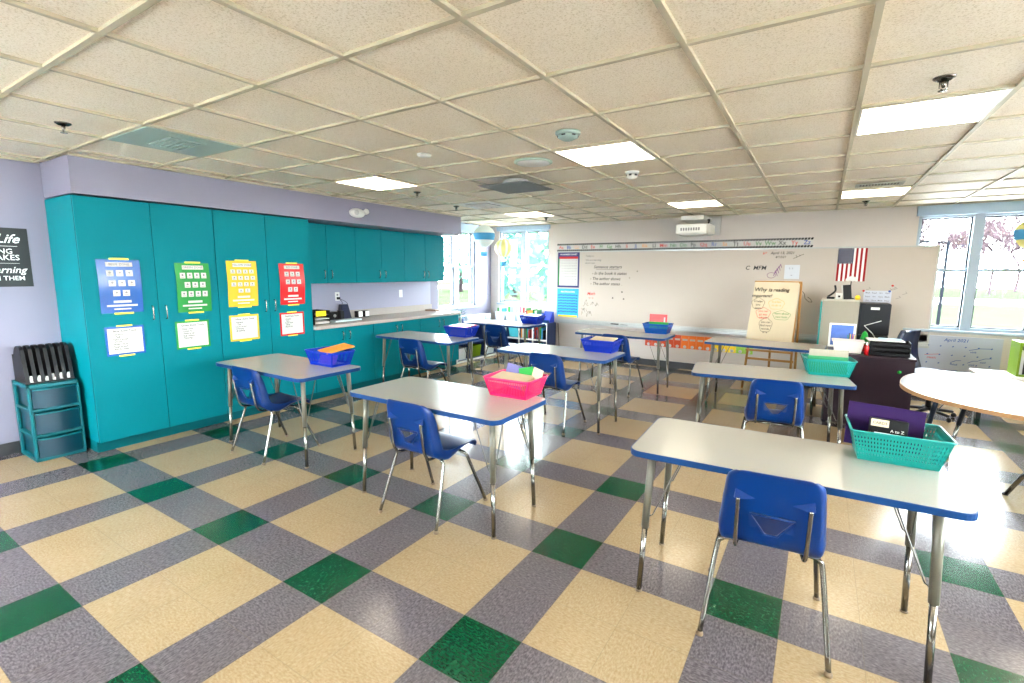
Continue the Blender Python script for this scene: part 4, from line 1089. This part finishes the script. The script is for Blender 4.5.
# navy office chair behind the plum desk
oc = thing('office_chair', 'navy office chair at the right end of the plum desk', 'chair', (6.02, 5.62, 0), R(235))
m = M(); n = 10; vs = []
for j in range(n + 1):
    s = j / n; hw = .19 * (1 - .25 * s ** 3) ; z = .47 + .46 * s; y = -.22 - .05 * math.sin(s * PI) - .04 * s
    for th in (0, .05):
        for x in (-hw, -hw * .5, 0, hw * .5, hw): vs.append((x, y - th + (.03 * (x / hw) ** 2 if th == 0 else .03 * (x / hw) ** 2), z))
fs = []
for j in range(n):
    a = j * 10; b = a + 10
    for q in range(4): fs += [(a + q, a + q + 1, b + q + 1, b + q), (a + 5 + q, b + 5 + q, b + 6 + q, a + 6 + q)]
    fs += [(a, b, b + 5, a + 5), (a + 4, a + 9, b + 9, b + 4)]
fs += [(0, 5, 6, 7, 8, 9, 4, 3, 2, 1), tuple(n * 10 + q for q in (0, 1, 2, 3, 4, 9, 8, 7, 6, 5))]
m.add(vs, fs, True); build('backrest', m, NBLUE, oc)
build('seat', M().prism(rrect(.22, .22, .07), .43, .50), NBLUE, oc, bevel=.015)
build('gas_post', M().tube([(0, 0, .08), (0, 0, .43)], .028, 12), BLACK, oc)
for k in range(5):
    a = 2 * PI * k / 5; s_ = build('leg', M().tube([(0, 0, .09), (.24 * math.cos(a), .24 * math.sin(a), .065)], [.022, .014], 8), BLACK, oc)
    build('caster', M().lathe([(.022, -.012), (.028, 0), (.022, .012)], 14, xf=Matrix.Translation((.25 * math.cos(a), .25 * math.sin(a), .028)) @ Matrix.Rotation(a, 4, 'Z') @ Matrix.Rotation(PI / 2, 4, 'X')), BLACK, s_)
# calendar whiteboard below the right window
cb = thing('calendar_board', 'small whiteboard calendar with marker notes below the right window', 'whiteboard', (6.03, YF - .001, .105))
cbm = M().box(0, .80, -.012, -.001, 0, .685)
l = M(); text(l, 'April 2021', .37, .635, .055, y=-.0135, shear=.2)
for r in range(5):
    for c in range(6):
        stroke(l, [(.10 + c * .12, .55 - r * .11), (.115 + c * .12, .56 - r * .11)], .012, -.0135)
for (x, z, w_) in ((.50, .52, .2), (.60, .40, .12), (.34, .35, .1), (.50, .36, .1), (.32, .22, .1), (.52, .20, .14)): stroke(l, [(x, z), (x + w_ * .5, z + .03), (x + w_, z + .035)], .006, -.0135); text(l, 'visit', x + .04, z - .02, .035, y=-.0135, shear=.3)
cbm.merge(l, 1)
l = M(); text(l, 'music', .15, .40, .04, y=-.0135, shear=.3); stroke(l, [(.08, .43), (.22, .45)], .005, -.0135); cbm.merge(l, 2); build('board', cbm, [mat('cool_board', (172, 178, 198), .45), INKB, INKR], cb)
# lime bookshelf at the right edge
bs = thing('lime_bookshelf', 'lime green bookshelf with upright books at the right edge of the photo', 'bookshelf', (6.72, 5.80, .501))
m = M(); m.box(0, .02, 0, .30, 0, .36); m.box(.78, .80, 0, .30, 0, .36); m.box(.02, .78, 0, .30, .34, .36); m.box(.02, .78, 0, .30, 0, .02); m.box(.02, .78, .29, .30, .02, .34)
build('carcass', m, LIME, bs, bevel=.002)
lb_ = thing('low_bench', 'low white bench carrying the lime green bookshelf', 'bench', (6.42, 5.74, 0))
build('top', M().box(0, 1.3, 0, .42, .475, .50), WHITE, lb_, bevel=.003)
for x in (.03, 1.23):
    for y in (.03, .35): build('leg', M().box(x, x + .04, y, y + .04, 0, .475), BLACK, lb_)
rnd = random.Random(9)
x = .025
for k in range(10):
    w_ = rnd.uniform(.018, .034); h_ = rnd.uniform(.22, .30)
    solo('book', M().box(0, w_, 0, .2, 0, h_), (PAPER, BLACK, INKB, GREENF, WHITE, BALB)[k % 6], 'upright book on the lime green bookshelf', 'book', (6.72 + x, 5.83, .522), 0, 'books on the lime green bookshelf', bevel=.002)
    x += w_ + .003

# ------------------------------------------------------------------ low navy shelves under the corner windows
sr = thing('navy_shelf', 'low navy cubby shelf under the front corner window', 'shelf', (-.42, 6.47, 0))
SWD = 1.19
m = M(); m.box(0, SWD, 0, .35, .60, .63); m.box(0, SWD, 0, .35, 0, .04); m.box(0, .02, 0, .35, .04, .60); m.box(SWD - .02, SWD, 0, .35, .04, .60); m.box(0, SWD, .34, .35, .04, .60)
m.box(.02, SWD - .02, .01, .34, .30, .32)
for k in (1, 2, 3): m.box(SWD * k / 4 - .01, SWD * k / 4 + .01, .01, .34, .04, .60)
build('carcass', m, NAVYB, sr)
m = M(); 
for k in range(5): m.box(SWD * k / 4 - (.014 if k else 0), SWD * k / 4 + (.014 if k < 4 else 0), -.004, 0, 0, .63)
m.box(0, SWD, -.004, 0, .60, .63); m.box(0, SWD, -.004, 0, .295, .325); m.box(0, SWD, -.004, 0, 0, .04)
build('white_front_edging', m, WHITE, sr)
def bin_(mt, label, loc, w, d, h, cat='bin', group=None, name='storage_bin'):
    m = M(); a, b = w / 2, d / 2; k = .86; t_ = .004
    for (x0, y0, x1, y1) in ((-a, -b, a, -b), (a, -b, a, b), (a, b, -a, b), (-a, b, -a, -b)):
        A = Vector((x0, y0, h)); B_ = Vector((x1, y1, h)); C_ = Vector((x1 * k, y1 * k, .003)); D = Vector((x0 * k, y0 * k, .003))
        nn = (B_ - A).cross(D - A).normalized() * t_
        m.add([A, B_, C_, D, A - nn, B_ - nn, C_ - nn, D - nn], [(0, 1, 2, 3)[::-1], (4, 5, 6, 7), (0, 1, 5, 4), (3, 2, 6, 7), (0, 4, 7, 3), (1, 2, 6, 5)])
    m.box(-a * k, a * k, -b * k, b * k, 0, .005)
    t = thing(name, label, cat, loc, 0, group); build('bin_body', m, mt, t)
    build('rim', M().tube([(x, y, h) for x, y in rrect(a, b, .01, 2)], .005, 6, closed=True), mt, t); return t
bin_(TOILET, 'turquoise bin in the navy cubby shelf, upper second cubby', (-.42 + SWD * .375, 6.63, .322), .22, .24, .20)
bin_(TOILET, 'turquoise bin in the navy cubby shelf, upper first cubby', (-.42 + SWD * .125, 6.63, .322), .22, .24, .20)
rnd = random.Random(21)
for c in (2, 3):
    x = -.42 + SWD * c / 4 + .02
    for k in range(7):
        w_ = rnd.uniform(.018, .03); h_ = rnd.uniform(.16, .24)
        solo('book', M().box(0, w_, 0, .2, 0, h_), (CREAMP, GREENF, INKR, WHITE, BLACK, INKO, BALB)[rnd.randrange(7)], 'upright book in the upper right cubbies of the navy shelf', 'book', (x, 6.50 + rnd.uniform(0, .02), .322), 0, 'books in the upper right cubbies of the navy shelf', bevel=.001); x += w_ + .003
SZ = .6315
for k, (x, mt, lb) in enumerate(((-.30, CLEAR, 'clear bin on the navy shelf by the wall corner'), (-.06, CLEAR, 'clear bin with green book on the navy shelf'), (.185, CLEAR, 'clear bin with pink and green books on the navy shelf'), (.475, mat('bright_blue_bin', (40, 110, 220), .3), 'bright blue bin on the right half of the navy shelf'))):
    bin_(mt, lb, (x, 6.64, SZ), .21, .22, .15)
bks = [(-.37, INKGR, .22), (-.32, PAPER, .24), (-.27, BALB, .21), (-.12, GREENF, .25), (-.08, mat('mint_card', (140, 226, 180), .5), .27), (-.02, mat('mint_card', (140, 226, 180), .5), .26), (.13, mat('rose_card', (226, 90, 120), .5), .26), (.17, PAPER, .28), (.21, RED, .25), (.25, PAPER, .27), (.28, INKGR, .24), (.42, GREENF, .22), (.46, PAPER, .20), (.51, INKGR, .22)]
for k, (x, mt, h_) in enumerate(bks):
    o = solo('book', M().box(-.007, .007, -.08, .08, 0, h_), mt, 'thin picture book standing in a bin on top of the navy shelf', 'book', (x, 6.64, SZ + .006), 0, 'picture books in the bins on the navy shelf', bevel=.001)
for k, (x, mt, n_) in enumerate(((.315, BLACK, 'black'), (.337, INKR, 'red'), (.359, ORANGE, 'orange'))):
    o = solo('book', M().box(-.010, .010, -.09, .09, 0, .20), mt, n_ + ' book leaning between the bins on the navy shelf', 'book', (x, 6.62, SZ + .004), 0, bevel=.001); o.rotation_euler = (0, R(-10), 0)
t = thing('book_display', 'navy blue tilted book rack at the right end of the navy shelf', 'rack', (.725, 6.66, SZ))
m = M(); m.add([(-.13, -.10, 0), (.04, -.10, 0), (.04, .10, 0), (-.13, .10, 0), (-.13, .03, .20), (.04, .03, .20), (.04, .08, .20), (-.13, .08, .20)], [(0, 3, 2, 1), (0, 1, 5, 4), (4, 5, 6, 7), (2, 3, 7, 6), (0, 4, 7, 3), (1, 2, 6, 5)])
build('rack_body', m, mat('royal_blue_plastic', (20, 50, 170), .35), t, bevel=.004); build('front_lip', M().box(-.13, .04, -.11, -.10, 0, .05), BLUEE, t)
# shelf along the left wall past the base cabinets
sl = thing('navy_side_shelf', 'low navy shelf along the left wall beyond the base cabinets', 'shelf', (XL + .002, 5.06, 0))
m = M(); D_ = .52; LL = 1.30
m.box(0, D_, 0, LL, .60, .63); m.box(0, D_, 0, LL, 0, .03); m.box(0, .01, 0, LL, .03, .60); m.box(.01, D_ - .01, .0, LL, .30, .32)
for k in range(4): m.box(0, D_, (LL - .02) * k / 3, (LL - .02) * k / 3 + .02, .03, .60)
build('carcass', m, NAVYB, sl)
m = M(); m.box(D_, D_ + .004, 0, LL, .60, .63); m.box(D_, D_ + .004, 0, LL, 0, .03)
for k in range(4): m.box(D_, D_ + .004, (LL - .03) * k / 3, (LL - .03) * k / 3 + .03, 0, .63)
build('white_front_edging', m, WHITE, sl)
for k in range(3):
    bin_((WHITE, LIME, CLEAR)[k], ('white', 'lime green', 'clear')[k] + ' bin in the bottom row of the navy side shelf', (XL + .34, 5.06 + .23 + k * .43, .031), .26, .26, .20)
# globe and plant-like pot on the side shelf
t = thing('potted_plant', 'small bushy plant in a dark blue pot at the end of the counter', 'plant', (-.30, 5.30, SZ))
build('pot', M().lathe([(.05, 0), (.075, .11), (.068, .11), (.045, .01)], 18), mat('dark_blue_pot', (30, 60, 130), .35), t)
m = M(); rnd = random.Random(2)
for k in range(90):
    a = rnd.uniform(0, 2 * PI); r_ = rnd.uniform(.01, .11); z = .12 + rnd.uniform(0, .16); s = rnd.uniform(.02, .04)
    xf = Matrix.Translation((r_ * math.cos(a), r_ * math.sin(a), z)) @ Matrix.Rotation(a, 4, 'Z') @ Matrix.Rotation(rnd.uniform(-1, .4), 4, 'Y')
    m.add([(-s, 0, 0), (0, -s * .45, .004), (s, 0, 0), (0, s * .45, .004)], [(0, 1, 2, 3)], xf=xf)
build('leaves', m, LEAF2, t)
t = thing('tan_basket', 'tan woven basket at the window end of the counter row', 'basket', (-.43, 5.14, SZ + .0))
build('basket_body', M().lathe([(.05, 0), (.075, .18), (.07, .18), (.045, .01)], 18), mat('tan_weave', (214, 186, 130), .7, var=.2, vscale=40), t)
build('basket_fold', M().lathe([(.078, .17), (.082, .20), (.07, .20)], 18), mat('tan_weave', (214, 186, 130), .7), t)
t = thing('paper_sign', 'small white sign with red and black print at the end of the counter row', 'sign', (-.215, 5.17, SZ)); t.rotation_euler = (0, 0, R(20))
build('sign_card', M().box(-.035, .035, -.02, .02, 0, .17), PAPER, t); l = M(); text(l, '9', 0, .11, .08, y=-.021); build('print', l, INKR, t)
for k in range(4):
    bin_((CLEAR, CLEAR, WHITE, CLEAR)[k], 'clear or white small tub on the navy side shelf beyond the plant', (-.36, 5.55 + k * .19, SZ), .16, .15, .13, group='tubs on the navy side shelf')

# ------------------------------------------------------------------ on the counter
CZ = .8945
t = thing('paper_tray', 'black letter tray with yellow card at the tall-cabinet end of the counter', 'paper tray', (-.36, 2.50, CZ), R(90))
m = M()
for k in range(3): m.box(-.11, .11, -.13, .13, k * .055, k * .055 + .005)
for sx in (-1, 1): m.box(sx * .11 - .004, sx * .11 + .004, -.13, .13, 0, .165)
m.box(-.11, .11, .125, .13, 0, .165); build('tray_body', m, BLACK, t)
build('yellow_card', M().box(-.09, .05, -.14, -.134, .10, .165), YELL, t)
build('paper', M().box(-.10, .10, -.135, .11, .006, .035), PAPER, t); build('paper', M().box(-.10, .10, -.135, .11, .062, .07), PAPER, t)
t = thing('pencil_sharpener', 'navy and black electric pencil sharpener on the counter', 'pencil sharpener', (-.56, 3.10, CZ), R(75))
m = M(); m.add([(-.07, -.09, 0), (.07, -.09, 0), (.07, .09, 0), (-.07, .09, 0), (-.05, -.02, .20), (.05, -.02, .20), (.05, .07, .20), (-.05, .07, .20)], [(0, 3, 2, 1), (0, 1, 5, 4), (4, 5, 6, 7), (2, 3, 7, 6), (0, 4, 7, 3), (1, 2, 6, 5)])
build('housing', m, NBLUE, t, bevel=.012); build('black_front', M().box(-.09, -.04, -.085, .03, 0, .12), BLACK, t, bevel=.006)
t = thing('radio', 'small black box beside the pencil sharpener on the counter', 'box', (-.56, 2.88, CZ), R(90)); build('box_body', M().box(-.07, .07, -.05, .05, 0, .11), BLACK, t, bevel=.005); build('silver_dial', M().lathe([(.02, 0), (.02, .008)], 14, xf=Matrix.Translation((.02, -.05, .06)) @ Matrix.Rotation(PI / 2, 4, 'X')), ALU, t)
solo('white_tray', M().box(-.08, .08, -.21, .21, 0, .02), CLEAR, 'shallow pale tray lying on the counter before the sharpener', 'tray', (-.34, 2.93, CZ), 0, bevel=.006)
for k, y in enumerate((3.38, 3.50)):
    t = thing('desk_speaker', 'small black and white speaker on the counter, ' + ('nearer the sharpener', 'nearer the window'), 'speaker', (-.60, y, CZ), R(90), 'small speakers on the counter') if False else thing('desk_speaker', 'small black and white speaker on the counter, ' + ('nearer the sharpener', 'nearer the window')[k], 'speaker', (-.60, y, CZ), R(90), 'small speakers on the counter')
    build('housing', M().box(-.04, .04, -.03, .05, 0, .09), BLACK, t, bevel=.005); build('white_front', M().box(-.032, .036, -.036, -.031, .01, .085), WHITE, t, bevel=.004)
solo('brown_book', M().box(-.10, .10, -.08, .08, 0, .022), mat('brown_cover', (110, 80, 60), .5), 'flat brown book at the window end of the counter', 'book', (-.56, 4.90, CZ), R(8), bevel=.002)
for k, (y, nm) in enumerate(((3.115, 'nearer the tall cabinets'), (4.32, 'nearer the window'))):
    t = thing('wall_outlet', 'white wall outlet above the counter, ' + nm, 'outlet', (XL + .0016, y, 1.195), R(90), 'outlets above the counter')
    build('cover_plate', M().box(-.036, .036, -.007, 0, -.058, .058), WHITE, t, bevel=.002)
    for z in (-.026, .022): build('socket', M().box(-.014, .014, -.0085, -.0071, z - .012, z + .012), INKG if k == 0 else WHITE, t)
    if k == 0: build('black_plug', M().box(-.018, .018, -.045, -.009, -.042, -.008), BLACK, t, bevel=.004)
solo('power_cord', M().tube(bez([(0, 0, 0), (.02, .03, -.06), (.01, -.03, -.15), (.03, -.05, -.24)], 6), .0035, 6).tube(bez([(0, .01, 0), (.03, .10, -.06), (.02, .12, -.14), (.05, .10, -.20)], 6), .0035, 6), BLACK, 'black power cord from the outlet down to the sharpener', 'cord', (XL + .046, 3.115, 1.165))
# emergency light on the soffit
t = thing('emergency_light', 'oval white emergency light on the lavender soffit', 'emergency light', (-.09, 2.965, 2.262), R(90))
build('housing', M().lathe([(.10, 0), (.10, .02), (.085, .045), (.03, .058)], 24, xf=Matrix.Rotation(PI / 2, 4, 'X') @ Matrix.Diagonal((1.15, .58, 1, 1))), WHITE, t)
build('lamp_head', M().lathe([(.03, 0), (.032, .02), (.02, .03)], 16, xf=Matrix.Translation((-.045, -.045, .0)) @ Matrix.Rotation(PI / 2, 4, 'X')), mat('light_grey_plastic', (190, 190, 188), .4), t)
build('lamp_head', M().lathe([(.03, 0), (.036, .04), (.03, .05)], 16, xf=Matrix.Translation((.115, -.02, .015)) @ Matrix.Rotation(PI / 2.6, 4, 'X')), WHITE, t)

# ------------------------------------------------------------------ ceiling fixtures
CL = [(-3, 3), (0, 3), (-3, 8), (0, 8), (-7, 3), (-7, 8), (-7, -2), (-3, -2), (0, -2), (3, 3), (3, 8), (3, -2)]
names = {(-3, 3): 'glowing ceiling light panel beside the smoke detectors', (0, 3): 'glowing ceiling light panel at upper right, nearest the camera', (-3, 8): 'glowing ceiling light panel above the projector',
         (0, 8): 'glowing ceiling light panel next to the slotted vent by the right window', (-7, 3): 'glowing ceiling light panel above the emergency light', (-7, 8): 'glowing ceiling light panel near the corner windows',
         (-7, -2): 'glowing ceiling light panel at the left edge of the photo'}
light0 = None
for (i, j) in CL:
    x, y = OX + CS * (i + .5), OY + CS * (j + .5); lb = names.get((i, j), 'glowing ceiling light panel outside the photo')
    if light0 is None:
        light0 = thing('ceiling_light', lb, 'ceiling light', (x, y, H), 0, 'square ceiling light panels'); hw = CS / 2 - bw
        build('frame', M().ring([(-hw, -hw), (hw, -hw), (hw, hw), (-hw, hw)], [(-hw + .012, -hw + .012), (hw - .012, -hw + .012), (hw - .012, hw - .012), (-hw + .012, hw - .012)], -.004, .010), WHITE, light0)
        build('diffuser', M().box(-hw + .012, hw - .012, -hw + .012, hw - .012, -.003, .006), LENS, light0)
    else: dup(light0, (x, y, H), 0, lb)
def vent(name, label, i, j, kind):
    x, y = OX + CS * (i + .5), OY + CS * (j + .5); hw = CS / 2 - bw
    t = thing(name, label, 'vent', (x, y, H), 0, 'ceiling vents')
    if kind == 'grille':
        build('panel', M().ring([(-hw, -hw), (hw, -hw), (hw, hw), (-hw, hw)], [(-.17, -.11), (.17, -.11), (.17, .11), (-.17, .11)], -.006, .008), GRILLE, t)
        m = M(); 
        for k in range(6): m.box(-.17, .17, -.10 + k * .037, -.085 + k * .037, -.014, .0)
        for k in range(3): m.box(-.17 + k * .165, -.16 + k * .165, -.11, .11, -.012, -.0)
        build('louvres', m, GRILLE, t); build('dark_throat', M().box(-.17, .17, -.11, .11, .004, .008), DARK, t)
    elif kind == 'slot':
        m = M(); m.ring([(-.19, -.09), (.19, -.09), (.19, .09), (-.19, .09)], [(-.165, -.065), (.165, -.065), (.165, .065), (-.165, .065)], -.008, 0)
        for k in range(14): m.box(-.165 + k * .0245, -.155 + k * .0245, -.065, .065, -.006, 0)
        build('louvres', m, mat('vent_grey', (170, 166, 156), .5), t); build('dark_throat', M().box(-.165, .165, -.065, .065, -.001, 0), DARK, t)
    else:
        m = M(); m.ring([(-hw, -hw), (hw, -hw), (hw, hw), (-hw, hw)], [(-.19, -.19), (.19, -.19), (.19, .19), (-.19, .19)], -.004, .0)
        for k in range(3): a = .17 - k * .05; m.ring([(-a, -a), (a, -a), (a, a), (-a, a)], [(-a + .012, -a + .012), (a - .012, -a + .012), (a - .012, a - .012), (-a + .012, a - .012)], -.02 - k * .006, -.006)
        build('louvres', m, WHITE, t); build('dark_throat', M().box(-.18, .18, -.18, .18, -.001, 0), DARK, t)
vent('ceiling_vent', 'pale green-grey ceiling vent panel above the tall cabinets', -7, 0, 'grille')
vent('ceiling_vent', 'slotted ceiling vent next to the light panel by the right window', 0, 7, 'slot')
vent('ceiling_vent', 'square ceiling diffuser near the corner windows', -7, 6, 'square')
t = thing('hanging_panel', 'grey square panel hanging just below the ceiling in the middle of the room', 'panel', (OX + CS * -4.32, OY + CS * 4.35, H))
build('plate', M().box(-.265, .265, -.265, .265, -.075, -.068), DGREY, t)
build('duct_collar', M().lathe([(.15, -.068), (.15, -.05), (.11, -.002)], 24), WHITE, t)
t = thing('ceiling_speaker', 'round white perforated ceiling speaker beside the hanging panel', 'speaker', (OX + CS * -3.5, OY + CS * 3.45, H + .011))
build('rim', M().lathe([(.155, 0), (.155, -.008), (.14, -.014)], 32), mat('rim_green_grey', (170, 190, 176), .5), t); build('grille', M().lathe([(.138, -.006), (.13, -.0155)], 32), mat('speaker_mesh', (246, 250, 250), .6, var=.12, vscale=90), t)
def detector(label, x, y, r, h, dark):
    t = thing('smoke_detector', label, 'smoke detector', (x, y, H + .0115))
    build('base', M().lathe([(r, 0), (r, -.012), (r * .92, -.018)], 24), GRILLE if dark else WHITE, t)
    build('sensor_head', M().lathe([(r * .82, -.018), (r * .78, -h * .7), (r * .4, -h)], 24), GRILLE if dark else WHITE, t)
    m = M()
    for k in range(6):
        a = 2 * PI * k / 6; m.box(-.012, .012, -.003, .003, -h * .62, -.024, Matrix.Rotation(a, 4, 'Z') @ Matrix.Translation((0, r * .80, 0)))
    build('vent_slots', m, BLACK, t)
detector('wide grey-green smoke detector near the light panel', 3.47, 1.635, .08, .05, True)
detector('small white smoke detector beyond the light panel, toward the whiteboard', 3.42, 3.03, .06, .065, False)
t = thing('ceiling_sensor', 'small flat white sensor on the ceiling left of the smoke detectors', 'sensor', (2.27, 1.62, H + .0115)); build('sensor_body', M().lathe([(.055, 0), (.052, -.012), (.03, -.02)], 20), WHITE, t)
SPR = [(5.30, 1.705, 'at upper right before the nearest light panel'), (.90, -.11, 'at upper left near the vent above the tall cabinets'), (.61, 4.08, 'near the end of the soffit'), (.98, 2.92, 'beside the light panel above the emergency light'), (1.04, 5.86, 'closest to the corner windows'), (5.28, 6.10, 'closest to the right window')]
s0 = None
for (x, y, w_) in SPR:
    lb = 'chrome ceiling sprinkler head ' + w_
    if s0 is None:
        s0 = thing('sprinkler_head', lb, 'sprinkler', (x, y, H + .0115), 0, 'ceiling sprinkler heads')
        build('escutcheon', M().lathe([(.042, 0), (.042, -.004), (.026, -.014), (.02, -.004)], 20), CHROME, s0)
        build('nozzle', M().lathe([(.010, -.002), (.010, -.03), (.006, -.045)], 12).tube([(-.014, 0, -.015), (-.014, 0, -.045), (0, 0, -.055), (.014, 0, -.045), (.014, 0, -.015)], .003, 6), CHROME, s0)
        build('deflector', M().lathe([(.018, -.056), (.018, -.059)], 14), CHROME, s0)
    else: dup(s0, (x, y, H + .0115), 0, lb)

# hot air balloon lanterns
def lantern(label, loc, r, c1, c2, cb, hook):
    t = thing('balloon_lantern', label, 'paper lantern', loc, 0, 'hanging balloon lanterns')
    m = M(); nseg = 12
    prof = [(.12, 1.0), (.45, .90), (.80, .60), (.98, .25), (1.0, 0), (.92, -.38), (.70, -.70), (.42, -.92), (.30, -1.0)]
    n = 24; vs = []
    for rr, z in prof:
        for j in range(n):
            a = 2 * PI * j / n; k_ = 1 + .03 * math.cos(nseg * a); vs.append((r * rr * k_ * math.cos(a), r * rr * k_ * math.sin(a), r * z))
    for i_ in range(len(prof) - 1):
        for j in range(n):
            pass
    m.add(vs, []); 
    for i_ in range(len(prof) - 1):
        for j in range(n):
            m.f.append((i_ * n + j, i_ * n + (j + 1) % n, (i_ + 1) * n + (j + 1) % n, (i_ + 1) * n + j)[::-1]); m.mi.append((1 if j % 3 == 0 else 0) if c2 is BALW else (1 if 3 <= i_ <= 4 else 0)); m.sm.append(True)
    build('balloon', m, [c1, c2], t)
    b = M().lathe([(.055, -r - .16), (.065, -r - .09), (.06, -r - .09), (.05, -r - .15)], 14); build('gondola', b, cb, t)
    s = M()
    for k in range(4):
        a = PI / 4 + k * PI / 2; s.tube([(r * .3 * math.cos(a), r * .3 * math.sin(a), -r), (.06 * math.cos(a), .06 * math.sin(a), -r - .09)], .002, 5)
    s.tube([(0, 0, r), (0, 0, hook)], .0015, 5); build('strings', s, PAPER, t)
lantern('white and blue balloon lantern hanging in the window corner', (-.225, 5.9, 2.175), .19, BALW, BALB, BALB, H - 2.175)
lantern('pale yellow balloon lantern hanging before the front corner window', (-.0, 6.2, 1.975), .16, BALY, BALW, BALB, H - 1.975)
lantern('yellow and blue balloon lantern hanging before the right window', (6.63, 5.5, 1.96), .155, BALY, BALB, mat('brown_gondola', (150, 110, 60), .7), H - 1.96)

# pole leaning under the whiteboard left end
solo('pointer_stick', M().tube([(0, 0, 0), (-.16, .22, .60)], .008, 8), ROD, 'thin dark stick leaning on the wall beside the navy shelf', 'stick', (.97, 6.60, .008))

# ------------------------------------------------------------------ light
w = bpy.data.worlds.new('world'); SC.world = w; w.use_nodes = True
bg = w.node_tree.nodes['Background']; bg.inputs[0].default_value = (0.93, 0.96, 1.0, 1); bg.inputs[1].default_value = 22

cam = bpy.data.cameras.new('camera'); co = bpy.data.objects.new('camera', cam); COL.objects.link(co)
yaw, pit, rol, f = -.5617, -.1421, .0082, 487.81
F = Vector((math.sin(yaw) * math.cos(pit), math.cos(yaw) * math.cos(pit), math.sin(pit)))
Rt = Vector((math.cos(yaw), -math.sin(yaw), 0)); Up = Rt.cross(F)
R2 = math.cos(rol) * Rt + math.sin(rol) * Up; U2 = -math.sin(rol) * Rt + math.cos(rol) * Up
mw = Matrix(((R2.x, U2.x, -F.x, 4.9107), (R2.y, U2.y, -F.y, -1.2996), (R2.z, U2.z, -F.z, 1.5514), (0, 0, 0, 1)))
co.matrix_world = mw
cam.sensor_fit = 'HORIZONTAL'; cam.sensor_width = 36.0; cam.lens = f / 1024 * 36.0; cam.clip_start = .02; cam.clip_end = 300
SC.camera = co
SC.view_settings.view_transform = 'Standard'; SC.view_settings.look = 'None'
SC.view_settings.exposure = 1.50; SC.view_settings.gamma = 1.0; SC.view_settings.use_curve_mapping = False
cy = SC.cycles
cy.use_denoising = True; cy.max_bounces = 8; cy.diffuse_bounces = 5; cy.glossy_bounces = 4; cy.transparent_max_bounces = 12
cy.sample_clamp_indirect = 6.0; cy.caustics_reflective = False; cy.caustics_refractive = False
